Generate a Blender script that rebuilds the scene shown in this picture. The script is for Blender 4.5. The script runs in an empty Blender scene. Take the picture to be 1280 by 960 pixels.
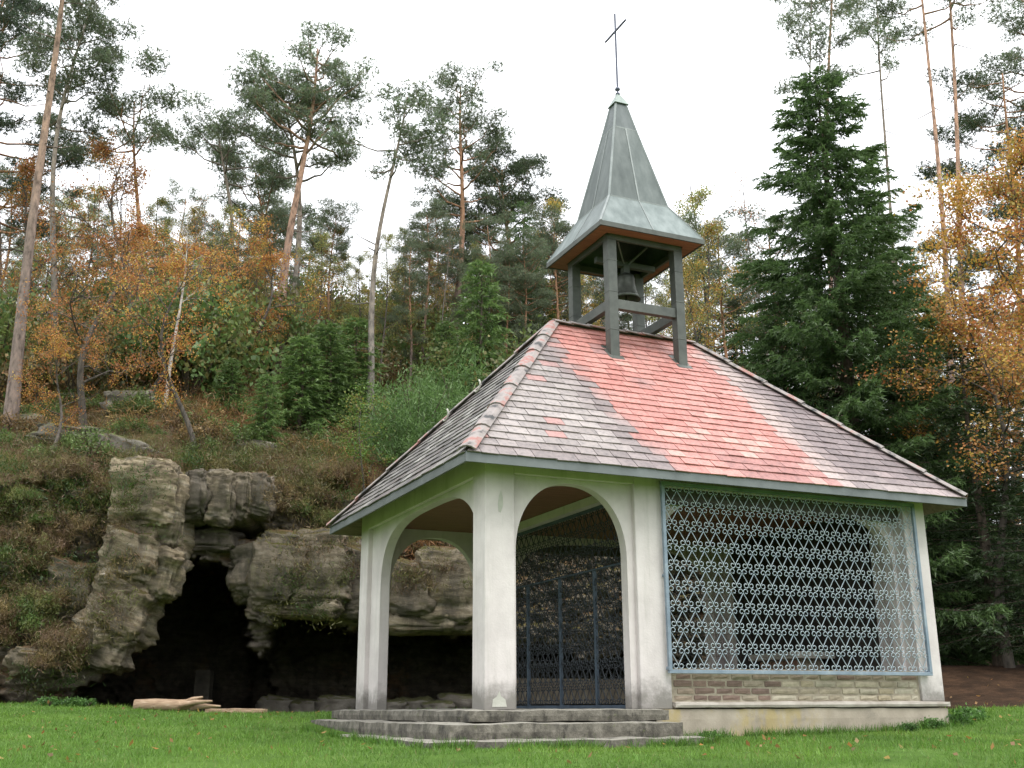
import bpy, math, random
import numpy as np
from mathutils import Vector, Matrix, noise as mn

# ------------------------------------------------------------------ scene, camera, light
scn = bpy.context.scene
col = scn.collection
FL = 0.42                                   # chapel floor above the lawn
FPX, PITCH, ROLL, YAW = 1358.1, 0.2894, -0.0048, 0.4219
CAMZ = FL + 0.0225
cam_d = bpy.data.cameras.new('camera'); cam = bpy.data.objects.new('camera', cam_d); col.objects.link(cam)
cam_d.sensor_width = 36.0; cam_d.lens = FPX / 1280 * 36; cam_d.clip_end = 1500; cam_d.clip_start = .1
cam.matrix_world = Matrix.Translation((0, 0, CAMZ)) @ Matrix.Rotation(math.pi / 2 + PITCH, 4, 'X') @ Matrix.Rotation(ROLL, 4, 'Z')
scn.camera = cam

SUN_EL, SUN_AZ = math.radians(62), math.radians(140)      # azimuth from +Y (view direction) clockwise
world = bpy.data.worlds.new('World'); scn.world = world; world.use_nodes = True
nt = world.node_tree; nt.nodes.clear()
sky = nt.nodes.new('ShaderNodeTexSky'); sky.sky_type = 'NISHITA'; sky.sun_disc = False
sky.sun_elevation = SUN_EL; sky.sun_rotation = SUN_AZ; sky.dust_density = 4.0; sky.altitude = 300
ovc = nt.nodes.new('ShaderNodeRGB'); ovc.outputs[0].default_value = (9.6, 9.75, 10.0, 1)   # cloud deck
mx = nt.nodes.new('ShaderNodeMixRGB'); mx.inputs[0].default_value = .88
wtc = nt.nodes.new('ShaderNodeTexCoord'); wsx = nt.nodes.new('ShaderNodeSeparateXYZ'); nt.links.new(wtc.outputs['Generated'], wsx.inputs[0])
wmr = nt.nodes.new('ShaderNodeMapRange'); nt.links.new(wsx.outputs[2], wmr.inputs[0])          # standard overcast sky: zenith three times the horizon
for k_, v_ in ((1, 0.), (2, 1.), (3, .62), (4, 1.86)): wmr.inputs[k_].default_value = v_
wvm = nt.nodes.new('ShaderNodeVectorMath'); wvm.operation = 'SCALE'; nt.links.new(ovc.outputs[0], wvm.inputs[0]); nt.links.new(wmr.outputs[0], wvm.inputs[3])
nt.links.new(sky.outputs[0], mx.inputs[1]); nt.links.new(wvm.outputs[0], mx.inputs[2])
bg = nt.nodes.new('ShaderNodeBackground'); bg.inputs[1].default_value = 0.105
nt.links.new(mx.outputs[0], bg.inputs[0])
wo = nt.nodes.new('ShaderNodeOutputWorld'); nt.links.new(bg.outputs[0], wo.inputs[0])

sun_d = bpy.data.lights.new('sun', 'SUN'); sun = bpy.data.objects.new('sun', sun_d); col.objects.link(sun)
sun_d.energy = 0.9; sun_d.angle = math.radians(25); sun_d.color = (1, .96, .9)
sdir = Vector((math.sin(SUN_AZ) * math.cos(SUN_EL), math.cos(SUN_AZ) * math.cos(SUN_EL), math.sin(SUN_EL)))
sun.rotation_euler = sdir.to_track_quat('Z', 'Y').to_euler()

scn.view_settings.view_transform = 'Standard'; scn.view_settings.look = 'None'
scn.view_settings.exposure = 0.93; scn.view_settings.gamma = 1
scn.render.engine = 'CYCLES'
scn.cycles.max_bounces = 6; scn.cycles.diffuse_bounces = 3; scn.cycles.glossy_bounces = 2
scn.cycles.transmission_bounces = 3; scn.cycles.caustics_reflective = False; scn.cycles.caustics_refractive = False
scn.cycles.use_denoising = True

# ------------------------------------------------------------------ helpers
rng = np.random.default_rng(11)
random.seed(5)

def tag(o, label=None, cat=None, group=None, kind=None):
    if label: o['label'] = label
    if cat: o['category'] = cat
    if group: o['group'] = group
    if kind: o['kind'] = kind
    return o

def link(name, me, mat=None, parent=None):
    o = bpy.data.objects.new(name, me); col.objects.link(o)
    if mat is not None and me is not None and not me.materials: me.materials.append(mat)
    if parent is not None: o.parent = parent
    return o

def empty(name, loc=(0, 0, 0), rz=0):
    o = bpy.data.objects.new(name, None); col.objects.link(o); o.location = loc; o.rotation_euler = (0, 0, rz)
    o.empty_display_size = .2
    return o

def mesh_np(name, V, F, tint=None, smooth=False):
    """V (n,3), F a list of int arrays (m,3)/(m,4); tint (n,3) point colours."""
    me = bpy.data.meshes.new(name)
    V = np.asarray(V, np.float32)
    if not isinstance(F, (list, tuple)): F = [F]
    F = [np.asarray(f, np.int32) for f in F if len(f)]
    me.vertices.add(len(V)); me.vertices.foreach_set('co', V.ravel())
    loops = np.concatenate([f.ravel() for f in F])
    tot = np.concatenate([np.full(len(f), f.shape[1], np.int32) for f in F])
    start = np.concatenate([[0], np.cumsum(tot)[:-1]]).astype(np.int32)
    me.loops.add(len(loops)); me.loops.foreach_set('vertex_index', loops)
    me.polygons.add(len(tot)); me.polygons.foreach_set('loop_start', start)
    try: me.polygons.foreach_set('loop_total', tot)
    except Exception: pass
    if smooth: me.polygons.foreach_set('use_smooth', np.ones(len(tot), bool))
    if tint is not None:
        a = me.attributes.new('tint', 'FLOAT_COLOR', 'POINT')
        c = np.ones((len(V), 4), np.float32); c[:, :3] = tint
        a.data.foreach_set('color', c.ravel())
    me.update(calc_edges=True); me.validate()
    return me

class MB:
    def __init__(s): s.v = []; s.f = []; s.c = []
    def add(s, vs, fs, c=None):
        n = len(s.v); s.v += [tuple(v) for v in vs]; s.f += [tuple(i + n for i in f) for f in fs]
        if c is not None: s.c += [c] * len(vs) if not isinstance(c, list) else c
        return s
    def box(s, x0, x1, y0, y1, z0, z1):
        return s.add([(x0,y0,z0),(x1,y0,z0),(x1,y1,z0),(x0,y1,z0),(x0,y0,z1),(x1,y0,z1),(x1,y1,z1),(x0,y1,z1)],
                     [(3,2,1,0),(4,5,6,7),(0,1,5,4),(1,2,6,5),(2,3,7,6),(3,0,4,7)])
    def hexa(s, b, t, c=None):                # bottom quad, top quad (both counter-clockwise from above)
        return s.add(list(b) + list(t), [(3,2,1,0),(4,5,6,7),(0,1,5,4),(1,2,6,5),(2,3,7,6),(3,0,4,7)], c)
    def bar(s, a, b, w, h=None, up=(0,0,1)):
        a = Vector(a); b = Vector(b); h = h or w; d = (b - a).normalized(); up = Vector(up)
        if abs(d.dot(up)) > .98: up = Vector((1,0,0))
        r = d.cross(up).normalized(); u = r.cross(d)
        q = [(-w/2,-h/2),(w/2,-h/2),(w/2,h/2),(-w/2,h/2)]
        return s.add([a + r*x + u*y for x, y in q] + [b + r*x + u*y for x, y in q],
                     [(0,1,2,3),(7,6,5,4),(1,0,4,5),(2,1,5,6),(3,2,6,7),(0,3,7,4)])
    def lathe(s, prof, n=20, c=(0,0,0)):
        k = len(s.v)
        for r, z in prof:
            for i in range(n):
                a = 2*math.pi*i/n; s.v.append((c[0]+r*math.cos(a), c[1]+r*math.sin(a), c[2]+z))
        for j in range(len(prof)-1):
            for i in range(n):
                s.f.append((k+j*n+i, k+j*n+(i+1)%n, k+(j+1)*n+(i+1)%n, k+(j+1)*n+i))
        return s
    def mesh(s, name, smooth=False):
        me = bpy.data.meshes.new(name); me.from_pydata(s.v, [], s.f)
        if s.c:
            a = me.attributes.new('tint', 'FLOAT_COLOR', 'POINT')
            a.data.foreach_set('color', np.array([tuple(c) + (1,) for c in s.c], np.float32).ravel())
        if smooth:
            for p in me.polygons: p.use_smooth = True
        me.update(); return me
    def build(s, name, mat, parent=None, smooth=False, bevel=0):
        o = link(name, s.mesh(name, smooth), mat, parent)
        if bevel:
            m = o.modifiers.new('bevel', 'BEVEL'); m.width = bevel; m.segments = 2; m.limit_method = 'ANGLE'
        return o

def rough_box(x0, x1, y0, y1, z0, z1, seg=.12, amp=.01, seed=0.0, sc=2.2, round_=.02):
    """closed box of small quads with worn, uneven faces"""
    nx = max(2, int((x1-x0)/seg)); ny = max(2, int((y1-y0)/seg)); nz = max(2, int((z1-z0)/seg))
    ids = {}; V = []; F = []
    def vid(i, j, k):
        key = (i, j, k)
        if key not in ids:
            p = Vector((x0+(x1-x0)*i/nx, y0+(y1-y0)*j/ny, z0+(z1-z0)*k/nz))
            e = (i in (0, nx)) + (j in (0, ny)) + (k in (0, nz))
            c = Vector(((x0+x1)/2, (y0+y1)/2, (z0+z1)/2)); n_ = Vector((0,0,0))
            if i == 0: n_.x = -1
            if i == nx: n_.x = 1
            if j == 0: n_.y = -1
            if j == ny: n_.y = 1
            if k == 0: n_.z = -1
            if k == nz: n_.z = 1
            d = mn.fractal(p*sc + Vector((seed, seed*.7, -seed)), .8, 2.1, 4)
            p = p + n_.normalized()*(d*amp) - (n_*(round_*.5) if e >= 2 else Vector((0,0,0)))
            ids[key] = len(V); V.append(p)
        return ids[key]
    for i in range(nx):
        for j in range(ny):
            F.append((vid(i,j,0), vid(i,j+1,0), vid(i+1,j+1,0), vid(i+1,j,0)))
            F.append((vid(i,j,nz), vid(i+1,j,nz), vid(i+1,j+1,nz), vid(i,j+1,nz)))
    for i in range(nx):
        for k in range(nz):
            F.append((vid(i,0,k), vid(i+1,0,k), vid(i+1,0,k+1), vid(i,0,k+1)))
            F.append((vid(i,ny,k), vid(i,ny,k+1), vid(i+1,ny,k+1), vid(i+1,ny,k)))
    for j in range(ny):
        for k in range(nz):
            F.append((vid(0,j,k), vid(0,j,k+1), vid(0,j+1,k+1), vid(0,j+1,k)))
            F.append((vid(nx,j,k), vid(nx,j+1,k), vid(nx,j+1,k+1), vid(nx,j,k+1)))
    m = MB(); m.v = [tuple(v) for v in V]; m.f = F
    return m

def tube(path, rad, n=7):
    P = np.asarray(path, float); R = np.asarray(rad, float); N = len(P)
    T = np.gradient(P, axis=0); T /= np.linalg.norm(T, axis=1, keepdims=True) + 1e-9
    up = np.array([.31, .17, .93]) if abs(T[0][2]) < .9 else np.array([1., .1, 0])
    A = np.cross(T, up); A /= np.linalg.norm(A, axis=1, keepdims=True) + 1e-9
    B = np.cross(T, A)
    a = np.arange(n) * 2 * np.pi / n
    V = P[:, None, :] + R[:, None, None] * (np.cos(a)[None, :, None] * A[:, None, :] + np.sin(a)[None, :, None] * B[:, None, :])
    i = np.arange(N - 1)[:, None] * n; j = np.arange(n)[None, :]; k = (j + 1) % n
    F = np.stack([i + j, i + k, i + n + k, i + n + j], -1).reshape(-1, 4)
    return V.reshape(-1, 3), F

class Tubes:
    def __init__(s): s.V = []; s.F = []; s.C = []; s.n = 0
    def add(s, path, rad, n=7, c=None):
        V, F = tube(path, rad, n); s.V.append(V); s.F.append(F + s.n); s.n += len(V)
        if c is not None:
            c = np.asarray(c, float)
            s.C.append(np.repeat(c, n, 0) if c.ndim == 2 else np.tile(c, (len(V), 1)))
    def mesh(s, name): return mesh_np(name, np.concatenate(s.V), np.concatenate(s.F), np.concatenate(s.C) if s.C else None, True)

# ------------------------------------------------------------------ materials
def nodes(name):
    m = bpy.data.materials.new(name); m.use_nodes = True
    t = m.node_tree; t.nodes.clear()
    out = t.nodes.new('ShaderNodeOutputMaterial'); b = t.nodes.new('ShaderNodeBsdfPrincipled')
    t.links.new(b.outputs[0], out.inputs[0])
    return m, t, b, out

def N(t, kind, **kw):
    n = t.nodes.new(kind)
    for k, v in kw.items(): setattr(n, k, v)
    return n

def ramp(t, fac, stops):
    r = N(t, 'ShaderNodeValToRGB'); e = r.color_ramp.elements
    while len(e) < len(stops): e.new(.5)
    for i, (p, c) in enumerate(stops):
        e[i].position = p; e[i].color = tuple(c) + (1,) if len(c) == 3 else c
    t.links.new(fac, r.inputs[0]); return r.outputs[0]

def noise_tex(t, scale, detail=6, rough=.6, stretch=None, off=0):
    tc = N(t, 'ShaderNodeTexCoord'); src = tc.outputs['Object']
    if stretch or off:
        mp = N(t, 'ShaderNodeMapping'); mp.inputs['Scale'].default_value = stretch or (1,1,1); mp.inputs['Location'].default_value = (off, off*.6, -off)
        t.links.new(src, mp.inputs[0]); src = mp.outputs[0]
    n = N(t, 'ShaderNodeTexNoise'); n.inputs['Scale'].default_value = scale; n.inputs['Detail'].default_value = detail
    n.inputs['Roughness'].default_value = rough; t.links.new(src, n.inputs['Vector'])
    return n.outputs['Fac']

def mixc(t, f, a, b, mode='MIX'):
    m = N(t, 'ShaderNodeMixRGB', blend_type=mode)
    for i, x in ((0, f), (1, a), (2, b)):
        if isinstance(x, (int, float)): m.inputs[i].default_value = x
        elif isinstance(x, tuple): m.inputs[i].default_value = x + (1,)
        else: t.links.new(x, m.inputs[i])
    return m.outputs[0]

def mathn(t, op, a, b=0.0, clamp=False):
    m = N(t, 'ShaderNodeMath', operation=op); m.use_clamp = clamp
    for i, x in ((0, a), (1, b)):
        if isinstance(x, (int, float)): m.inputs[i].default_value = x
        else: t.links.new(x, m.inputs[i])
    return m.outputs[0]

def sstep(t, x, lo, hi):
    m = N(t, 'ShaderNodeMapRange', interpolation_type='SMOOTHSTEP'); t.links.new(x, m.inputs[0])
    m.inputs[1].default_value = lo; m.inputs[2].default_value = hi; m.inputs[3].default_value = 0; m.inputs[4].default_value = 1
    return m.outputs[0]

def bump(t, b, h, strength=.4, dist=.02):
    n = N(t, 'ShaderNodeBump'); n.inputs['Strength'].default_value = strength; n.inputs['Distance'].default_value = dist
    t.links.new(h, n.inputs['Height']); t.links.new(n.outputs[0], b.inputs['Normal'])

def objz(t, ax='Z'):
    tc = N(t, 'ShaderNodeTexCoord'); s = N(t, 'ShaderNodeSeparateXYZ'); t.links.new(tc.outputs['Object'], s.inputs[0]); return s.outputs[ax]

def attr(t):
    a = N(t, 'ShaderNodeAttribute'); a.attribute_name = 'tint'; return a.outputs['Color']

def simple(name, stops, scale=3, rough=.8, metal=0, bstr=.3, bdist=.01, bscale=None, stretch=None, tint=False, spec=.5):
    m, t, b, o = nodes(name)
    c = ramp(t, noise_tex(t, scale, stretch=stretch), stops)
    if tint: c = mixc(t, 1.0, c, attr(t), 'MULTIPLY')
    t.links.new(c, b.inputs['Base Color']); b.inputs['Roughness'].default_value = rough; b.inputs['Metallic'].default_value = metal
    b.inputs['Specular IOR Level'].default_value = spec
    if bstr: bump(t, b, noise_tex(t, bscale or scale*4, 8, .65, stretch, 3.1), bstr, bdist)
    return m

def leaf_mat(name, trans=.35, rand=.25):
    m = bpy.data.materials.new(name); m.use_nodes = True; t = m.node_tree; t.nodes.clear()
    out = N(t, 'ShaderNodeOutputMaterial'); a = attr(t)
    oi = N(t, 'ShaderNodeObjectInfo')
    v = mathn(t, 'ADD', mathn(t, 'MULTIPLY', oi.outputs['Random'], rand), 1 - rand/2)
    h = N(t, 'ShaderNodeHueSaturation'); t.links.new(a, h.inputs['Color']); t.links.new(v, h.inputs['Value'])
    d = N(t, 'ShaderNodeBsdfDiffuse'); tr = N(t, 'ShaderNodeBsdfTranslucent'); gl = N(t, 'ShaderNodeBsdfGlossy'); gl.inputs['Roughness'].default_value = .45
    t.links.new(h.outputs[0], d.inputs[0]); t.links.new(h.outputs[0], tr.inputs[0])
    m1 = N(t, 'ShaderNodeMixShader'); m1.inputs[0].default_value = trans; t.links.new(d.outputs[0], m1.inputs[1]); t.links.new(tr.outputs[0], m1.inputs[2])
    m2 = N(t, 'ShaderNodeMixShader'); m2.inputs[0].default_value = .03; t.links.new(m1.outputs[0], m2.inputs[1]); t.links.new(gl.outputs[0], m2.inputs[2])
    t.links.new(m2.outputs[0], out.inputs[0]); return m

M = {}
# painted render: off-white with splash stains at the foot and faint streaks
m, t, b, o = nodes('plaster')
c = ramp(t, noise_tex(t, 1.6), [(.3, (.52,.475,.465)), (.55, (.635,.585,.57)), (.75, (.71,.66,.645))])
streak = sstep(t, noise_tex(t, 2.5, 7, .75, (3.0, 3.0, .22), 5), .5, .72)
c = mixc(t, mathn(t, 'MULTIPLY', streak, .42), c, (.36,.355,.31))
z = mathn(t, 'ADD', objz(t), mathn(t, 'MULTIPLY', noise_tex(t, 4.5, 6, .7), -.75))
stain = mathn(t, 'SUBTRACT', 1.0, sstep(t, z, -.34, .10))
c = mixc(t, mathn(t, 'MULTIPLY', stain, .9), c, (.17,.16,.14))
alg = mathn(t, 'MULTIPLY', sstep(t, mathn(t, 'ADD', objz(t), mathn(t, 'MULTIPLY', noise_tex(t, 3, 5, .6, None, 9), .5)), 2.95, 3.5), .1)
c = mixc(t, alg, c, (.36,.42,.26))
t.links.new(c, b.inputs['Base Color']); b.inputs['Roughness'].default_value = .85
bump(t, b, mathn(t, 'ADD', noise_tex(t, 40, 6, .6), mathn(t, 'MULTIPLY', noise_tex(t, 5, 5, .6, None, 2), 2.5)), .35, .008); M['plaster'] = m

m, t, b, o = nodes('plinth_concrete')
c = ramp(t, noise_tex(t, 2.2), [(.3, (.25,.215,.165)), (.6, (.36,.315,.25)), (.8, (.44,.395,.325))])
sx = objz(t, 'X')
lich = mathn(t, 'MULTIPLY', sstep(t, noise_tex(t, 2.4, 5, .7, (1,1,.45), 4), .46, .64), mathn(t, 'SUBTRACT', 1.0, sstep(t, sx, 4.9, 5.4)))
c = mixc(t, mathn(t, 'MULTIPLY', lich, .5), c, (.38,.29,.07))
dk = sstep(t, noise_tex(t, 1.3, 6, .7, (1,1,2), 12), .58, .75)
c = mixc(t, mathn(t, 'MULTIPLY', dk, .55), c, (.17,.15,.12))
t.links.new(c, b.inputs['Base Color']); b.inputs['Roughness'].default_value = .9
bump(t, b, noise_tex(t, 25, 8, .7), .5, .01); M['plinth'] = m

m, t, b, o = nodes('step_stone')
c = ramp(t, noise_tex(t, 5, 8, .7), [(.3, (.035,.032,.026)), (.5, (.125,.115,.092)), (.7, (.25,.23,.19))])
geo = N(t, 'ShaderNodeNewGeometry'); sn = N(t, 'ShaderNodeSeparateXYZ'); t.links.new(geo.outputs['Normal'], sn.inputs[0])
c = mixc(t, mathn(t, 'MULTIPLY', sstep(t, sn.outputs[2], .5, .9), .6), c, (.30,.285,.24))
c = mixc(t, mathn(t, 'MULTIPLY', sstep(t, noise_tex(t, 6, 7, .75, (1,1,.4), 3), .52, .64), .75), c, (.022,.02,.016))
c = mixc(t, mathn(t, 'MULTIPLY', sstep(t, noise_tex(t, 9, 5, .7, None, 7), .6, .7), .6), c, (.10,.12,.04))
t.links.new(c, b.inputs['Base Color']); b.inputs['Roughness'].default_value = .92
bump(t, b, noise_tex(t, 30, 8, .7), .8, .016); M['step'] = m

M['ledge'] = simple('ledge_stone', [(.3, (.30,.265,.225)), (.7, (.47,.435,.385))], 4, .9, bstr=.5)
M['unlit_dark'] = simple('unlit_interior_dark', [(.3, (.02,.018,.016)), (.7, (.055,.05,.042))], 5, .9, bstr=.6)  # gloom of the unlit interior put into the colour
M['shade_board'] = simple('shade_board_dark', [(.3, (.05,.047,.04)), (.7, (.11,.10,.085))], 3, .9, bstr=.4, stretch=(1,6,6))  # dark tone imitating the shade under beam and eave
M['mortar'] = simple('mortar', [(.3, (.24,.20,.15)), (.7, (.40,.36,.28))], 8, .95, bstr=.6)
M['brick'] = simple('brick_stone', [(.3, (.75,.75,.75)), (.7, (1.15,1.15,1.15))], 9, .9, bstr=.6, tint=True)
M['slate'] = simple('slate', [(.28, (.62,.62,.64)), (.5, (1,1,1)), (.72, (1.2,1.18,1.16))], 16, .62, bstr=.35, bdist=.006, tint=True)
M['hip'] = simple('hip_tile', [(.36, (.05,.05,.05)), (.42, (.20,.175,.165)), (.54, (.28,.25,.235)), (.62, (.30,.15,.13)), (.8, (.28,.10,.085))], 4.2, .8, bstr=.6)
M['zinc'] = simple('fascia_zinc', [(.3, (.11,.125,.125)), (.7, (.19,.21,.21))], 2, .5, .25, .15)
M['spire'] = simple('patinated_copper', [(.25, (.05,.066,.062)), (.5, (.095,.115,.108)), (.75, (.15,.17,.162))], 3.0, .5, .35, .12, stretch=(1.5,1.5,.5), tint=True)
M['spire_cap'] = simple('cap_copper', [(.3, (.16,.20,.18)), (.7, (.27,.32,.29))], 6, .5, .2, .15)
M['clad'] = simple('post_copper', [(.3, (.055,.062,.055)), (.7, (.11,.12,.105))], 4, .5, .3, .15)
M['eavewood'] = simple('eave_wood', [(.3, (.18,.075,.04)), (.7, (.30,.13,.07))], 3, .7, 0, .3, stretch=(1,8,8))
M['ceil'] = simple('ceiling_wood', [(.3, (.17,.075,.045)), (.7, (.28,.13,.08))], 2.5, .6, 0, .3, stretch=(1,10,1))
M['underroof'] = simple('roof_boards', [(.3, (.13,.10,.07)), (.7, (.24,.18,.13))], 3, .8, 0, .3, stretch=(1,6,6))
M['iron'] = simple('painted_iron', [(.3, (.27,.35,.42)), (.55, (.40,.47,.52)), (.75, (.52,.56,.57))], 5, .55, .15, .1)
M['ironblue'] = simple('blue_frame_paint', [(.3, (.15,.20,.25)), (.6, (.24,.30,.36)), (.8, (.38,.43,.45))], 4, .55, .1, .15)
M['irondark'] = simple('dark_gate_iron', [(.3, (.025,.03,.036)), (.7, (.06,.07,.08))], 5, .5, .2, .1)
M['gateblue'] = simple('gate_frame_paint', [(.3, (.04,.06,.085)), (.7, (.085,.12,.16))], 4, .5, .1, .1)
M['bell'] = simple('bell_bronze', [(.3, (.06,.065,.055)), (.7, (.14,.15,.13))], 6, .45, .7, .1)
M['crossiron'] = simple('cross_iron', [(.3, (.05,.06,.09)), (.7, (.09,.10,.14))], 6, .5, .3, .1)
M['floor'] = simple('floor_stone', [(.3, (.13,.12,.10)), (.7, (.25,.23,.20))], 4, .85, 0, .3)
M['pale_stone'] = simple('altar_stone', [(.3, (.36,.35,.31)), (.7, (.52,.50,.45))], 5, .8, 0, .3)
M['patch'] = simple('filler_patch', [(.3, (.40,.40,.345)), (.7, (.50,.50,.44))], 9, .9, 0, .3)
M['wood_log'] = simple('log_wood', [(.3, (.20,.13,.08)), (.55, (.36,.25,.16)), (.75, (.50,.40,.30))], 6, .85, 0, .6, stretch=(1,6,6))
M['bark'] = simple('bark', [(.32, (.35,.34,.34)), (.5, (.95,.95,.95)), (.72, (1.5,1.42,1.36))], 9, .95, 0, .9, .03, stretch=(1,1,.35), tint=True)
M['leaf'] = leaf_mat('leaf', .42); M['needle'] = leaf_mat('needle', .42, .3)
M['grass'] = leaf_mat('grass_blade', .35, 0)

# sandstone: beige and grey beds, dark seep stains, moss and litter on ledges
m, t, b, o = nodes('sandstone')
c = ramp(t, noise_tex(t, .9, 10, .75, (1,1,1.8)), [(.28, (.05,.043,.034)), (.42, (.10,.088,.07)), (.54, (.175,.15,.115)), (.66, (.25,.215,.165)), (.8, (.33,.30,.25))])
at_ = attr(t); sp = N(t, 'ShaderNodeSeparateColor'); t.links.new(at_, sp.inputs[0])     # R soil/litter, G pale rock
palec = ramp(t, noise_tex(t, 1.5, 10, .8, (.6,.6,3.2), 17), [(.32, (.07,.06,.047)), (.43, (.23,.18,.115)), (.52, (.38,.315,.205)), (.62, (.47,.42,.34)), (.74, (.54,.51,.46))])
c = mixc(t, mathn(t, 'MULTIPLY', sp.outputs[1], .85), c, palec)
och = sstep(t, noise_tex(t, .45, 5, .6, None, 14), .53, .66)
c = mixc(t, mathn(t, 'MULTIPLY', och, .55), c, (.34,.19,.09))
seep = sstep(t, noise_tex(t, 1.3, 8, .7, (1,1,.30), 22), .50, .62)
c = mixc(t, mathn(t, 'MULTIPLY', seep, .62), c, (.06,.055,.046))
lic = sstep(t, noise_tex(t, 2.6, 8, .75, None, 51), .55, .64)
c = mixc(t, mathn(t, 'MULTIPLY', lic, .42), c, (.10,.105,.045))
band = N(t, 'ShaderNodeTexWave', wave_type='BANDS', bands_direction='Z'); band.inputs['Scale'].default_value = 1.9; band.inputs['Distortion'].default_value = 5; band.inputs['Detail'].default_value = 5; band.inputs['Detail Scale'].default_value = .8
tc = N(t, 'ShaderNodeTexCoord'); t.links.new(tc.outputs['Object'], band.inputs['Vector'])
c = mixc(t, mathn(t, 'MULTIPLY', sstep(t, band.outputs[1], .7, .98), .35), c, (.10,.085,.065))
geo = N(t, 'ShaderNodeNewGeometry'); sn = N(t, 'ShaderNodeSeparateXYZ'); t.links.new(geo.outputs['Normal'], sn.inputs[0])
soil = ramp(t, noise_tex(t, 1.1, 8, .7, None, 31), [(.3, (.055,.04,.022)), (.45, (.12,.075,.04)), (.55, (.10,.085,.03)), (.7, (.055,.06,.018)), (.8, (.20,.12,.06))])
ms = mathn(t, 'ADD', sn.outputs[2], mathn(t, 'MULTIPLY', noise_tex(t, 2.3, 6, .7, None, 40), .9))
mask = sstep(t, mathn(t, 'ADD', ms, sp.outputs[0]), .92, 1.12)
c = mixc(t, mask, c, soil)
t.links.new(c, b.inputs['Base Color']); b.inputs['Roughness'].default_value = .95; b.inputs['Specular IOR Level'].default_value = .2
h = mathn(t, 'ADD', noise_tex(t, 9, 10, .8, (1,1,1.8)), mathn(t, 'MULTIPLY', band.outputs[1], .12))
bump(t, b, h, 1.0, .07); M['rock'] = m

m, t, b, o = nodes('boulder_rock')
c = ramp(t, noise_tex(t, 1.5, 8, .65), [(.3, (.055,.05,.04)), (.5, (.135,.12,.095)), (.72, (.25,.23,.19))])
geo = N(t, 'ShaderNodeNewGeometry'); sn = N(t, 'ShaderNodeSeparateXYZ'); t.links.new(geo.outputs['Normal'], sn.inputs[0])
ms = sstep(t, mathn(t, 'ADD', sn.outputs[2], mathn(t, 'MULTIPLY', noise_tex(t, 3, 6, .7, None, 4), .9)), .95, 1.25)
c = mixc(t, ms, c, (.085,.085,.03)); t.links.new(c, b.inputs['Base Color']); b.inputs['Roughness'].default_value = .95
bump(t, b, noise_tex(t, 6, 9, .7), .8, .05); M['boulder'] = m

m, t, b, o = nodes('ground')
grass = ramp(t, noise_tex(t, .9, 8, .7), [(.3, (.045,.085,.016)), (.5, (.075,.14,.025)), (.7, (.11,.18,.038))])
litter = ramp(t, noise_tex(t, 2.2, 9, .75, None, 5), [(.3, (.018,.012,.008)), (.5, (.042,.025,.015)), (.65, (.075,.043,.025)), (.8, (.035,.036,.013))])
a_ = attr(t); sp = N(t, 'ShaderNodeSeparateColor'); t.links.new(a_, sp.inputs[0])
k = sstep(t, mathn(t, 'ADD', sp.outputs[0], mathn(t, 'MULTIPLY', mathn(t, 'SUBTRACT', noise_tex(t, 1.6, 6, .7, None, 8), .5), .7)), .38, .6)
t.links.new(mixc(t, k, grass, litter), b.inputs['Base Color']); b.inputs['Roughness'].default_value = 1; b.inputs['Specular IOR Level'].default_value = .1
bump(t, b, noise_tex(t, 9, 9, .75), .8, .06); M['ground'] = m

# ------------------------------------------------------------------ pixel geometry and terrain
cp, sp_ = math.cos(PITCH), math.sin(PITCH)
def at(px, py, Y):
    """point seen at photo pixel (px,py) at forward distance Y"""
    k = (480 - py) / FPX
    dz = Y * (sp_ + k*cp) / (cp - k*sp_)
    return Vector(((px - 640) / FPX * (Y*cp + dz*sp_), Y, CAMZ + dz))

def sm(a, b_, x):
    x = np.clip((np.asarray(x, float) - a) / (b_ - a), 0, 1); return x*x*(3 - 2*x)

XC = np.array([-60, -30, -16, -11, -8.5, -6, -3, 0, 4, 8, 12, 18, 30, 60.])
YC = np.array([16, 18.5, 21, 22.4, 23.4, 24.2, 25.0, 25.6, 26.6, 28, 30, 31, 31, 30.])
HC = np.array([3, 4, 5.1, 5.5, 5.85, 5.8, 5.5, 5.0, 4.4, 2.6, 1.2, .9, .9, .9])
def yc(x): return np.interp(x, XC, YC)
def hc(x): return np.interp(x, XC, HC)
def lawn(x, y):
    x = np.asarray(x, float); y = np.asarray(y, float)
    z = .36*sm(13, 23, y) + .22*sm(-6, -10, x)*sm(15, 21, y)
    z = z - .075*np.clip(11.5 - y, 0, 40) + .12*sm(5, 9, x)*sm(15, 20, y) + .9*sm(6.5, 10, x)*sm(20.5, 27, y)
    z = z + .025*np.sin(x*.9 + 1.3*np.sin(y*.5))*np.cos(y*.7) * sm(9, 13, y)
    return z
def hill(x, y):
    """height of the wooded slope behind the cliff edge"""
    d = np.clip(np.asarray(y, float) - yc(x) - .9, 0, None)
    s = .46 - .10*sm(6, 14, x)
    z = hc(x) + s*np.minimum(d, 22) + .16*np.clip(d - 22, 0, 60) + .0*d
    return z + .25*np.sin(np.asarray(x)*.7 + d*.3)*sm(1, 5, d)
def ground(x, y):
    return float(hill(x, y)) if y > yc(x) + .9 else float(lawn(x, y))

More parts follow.
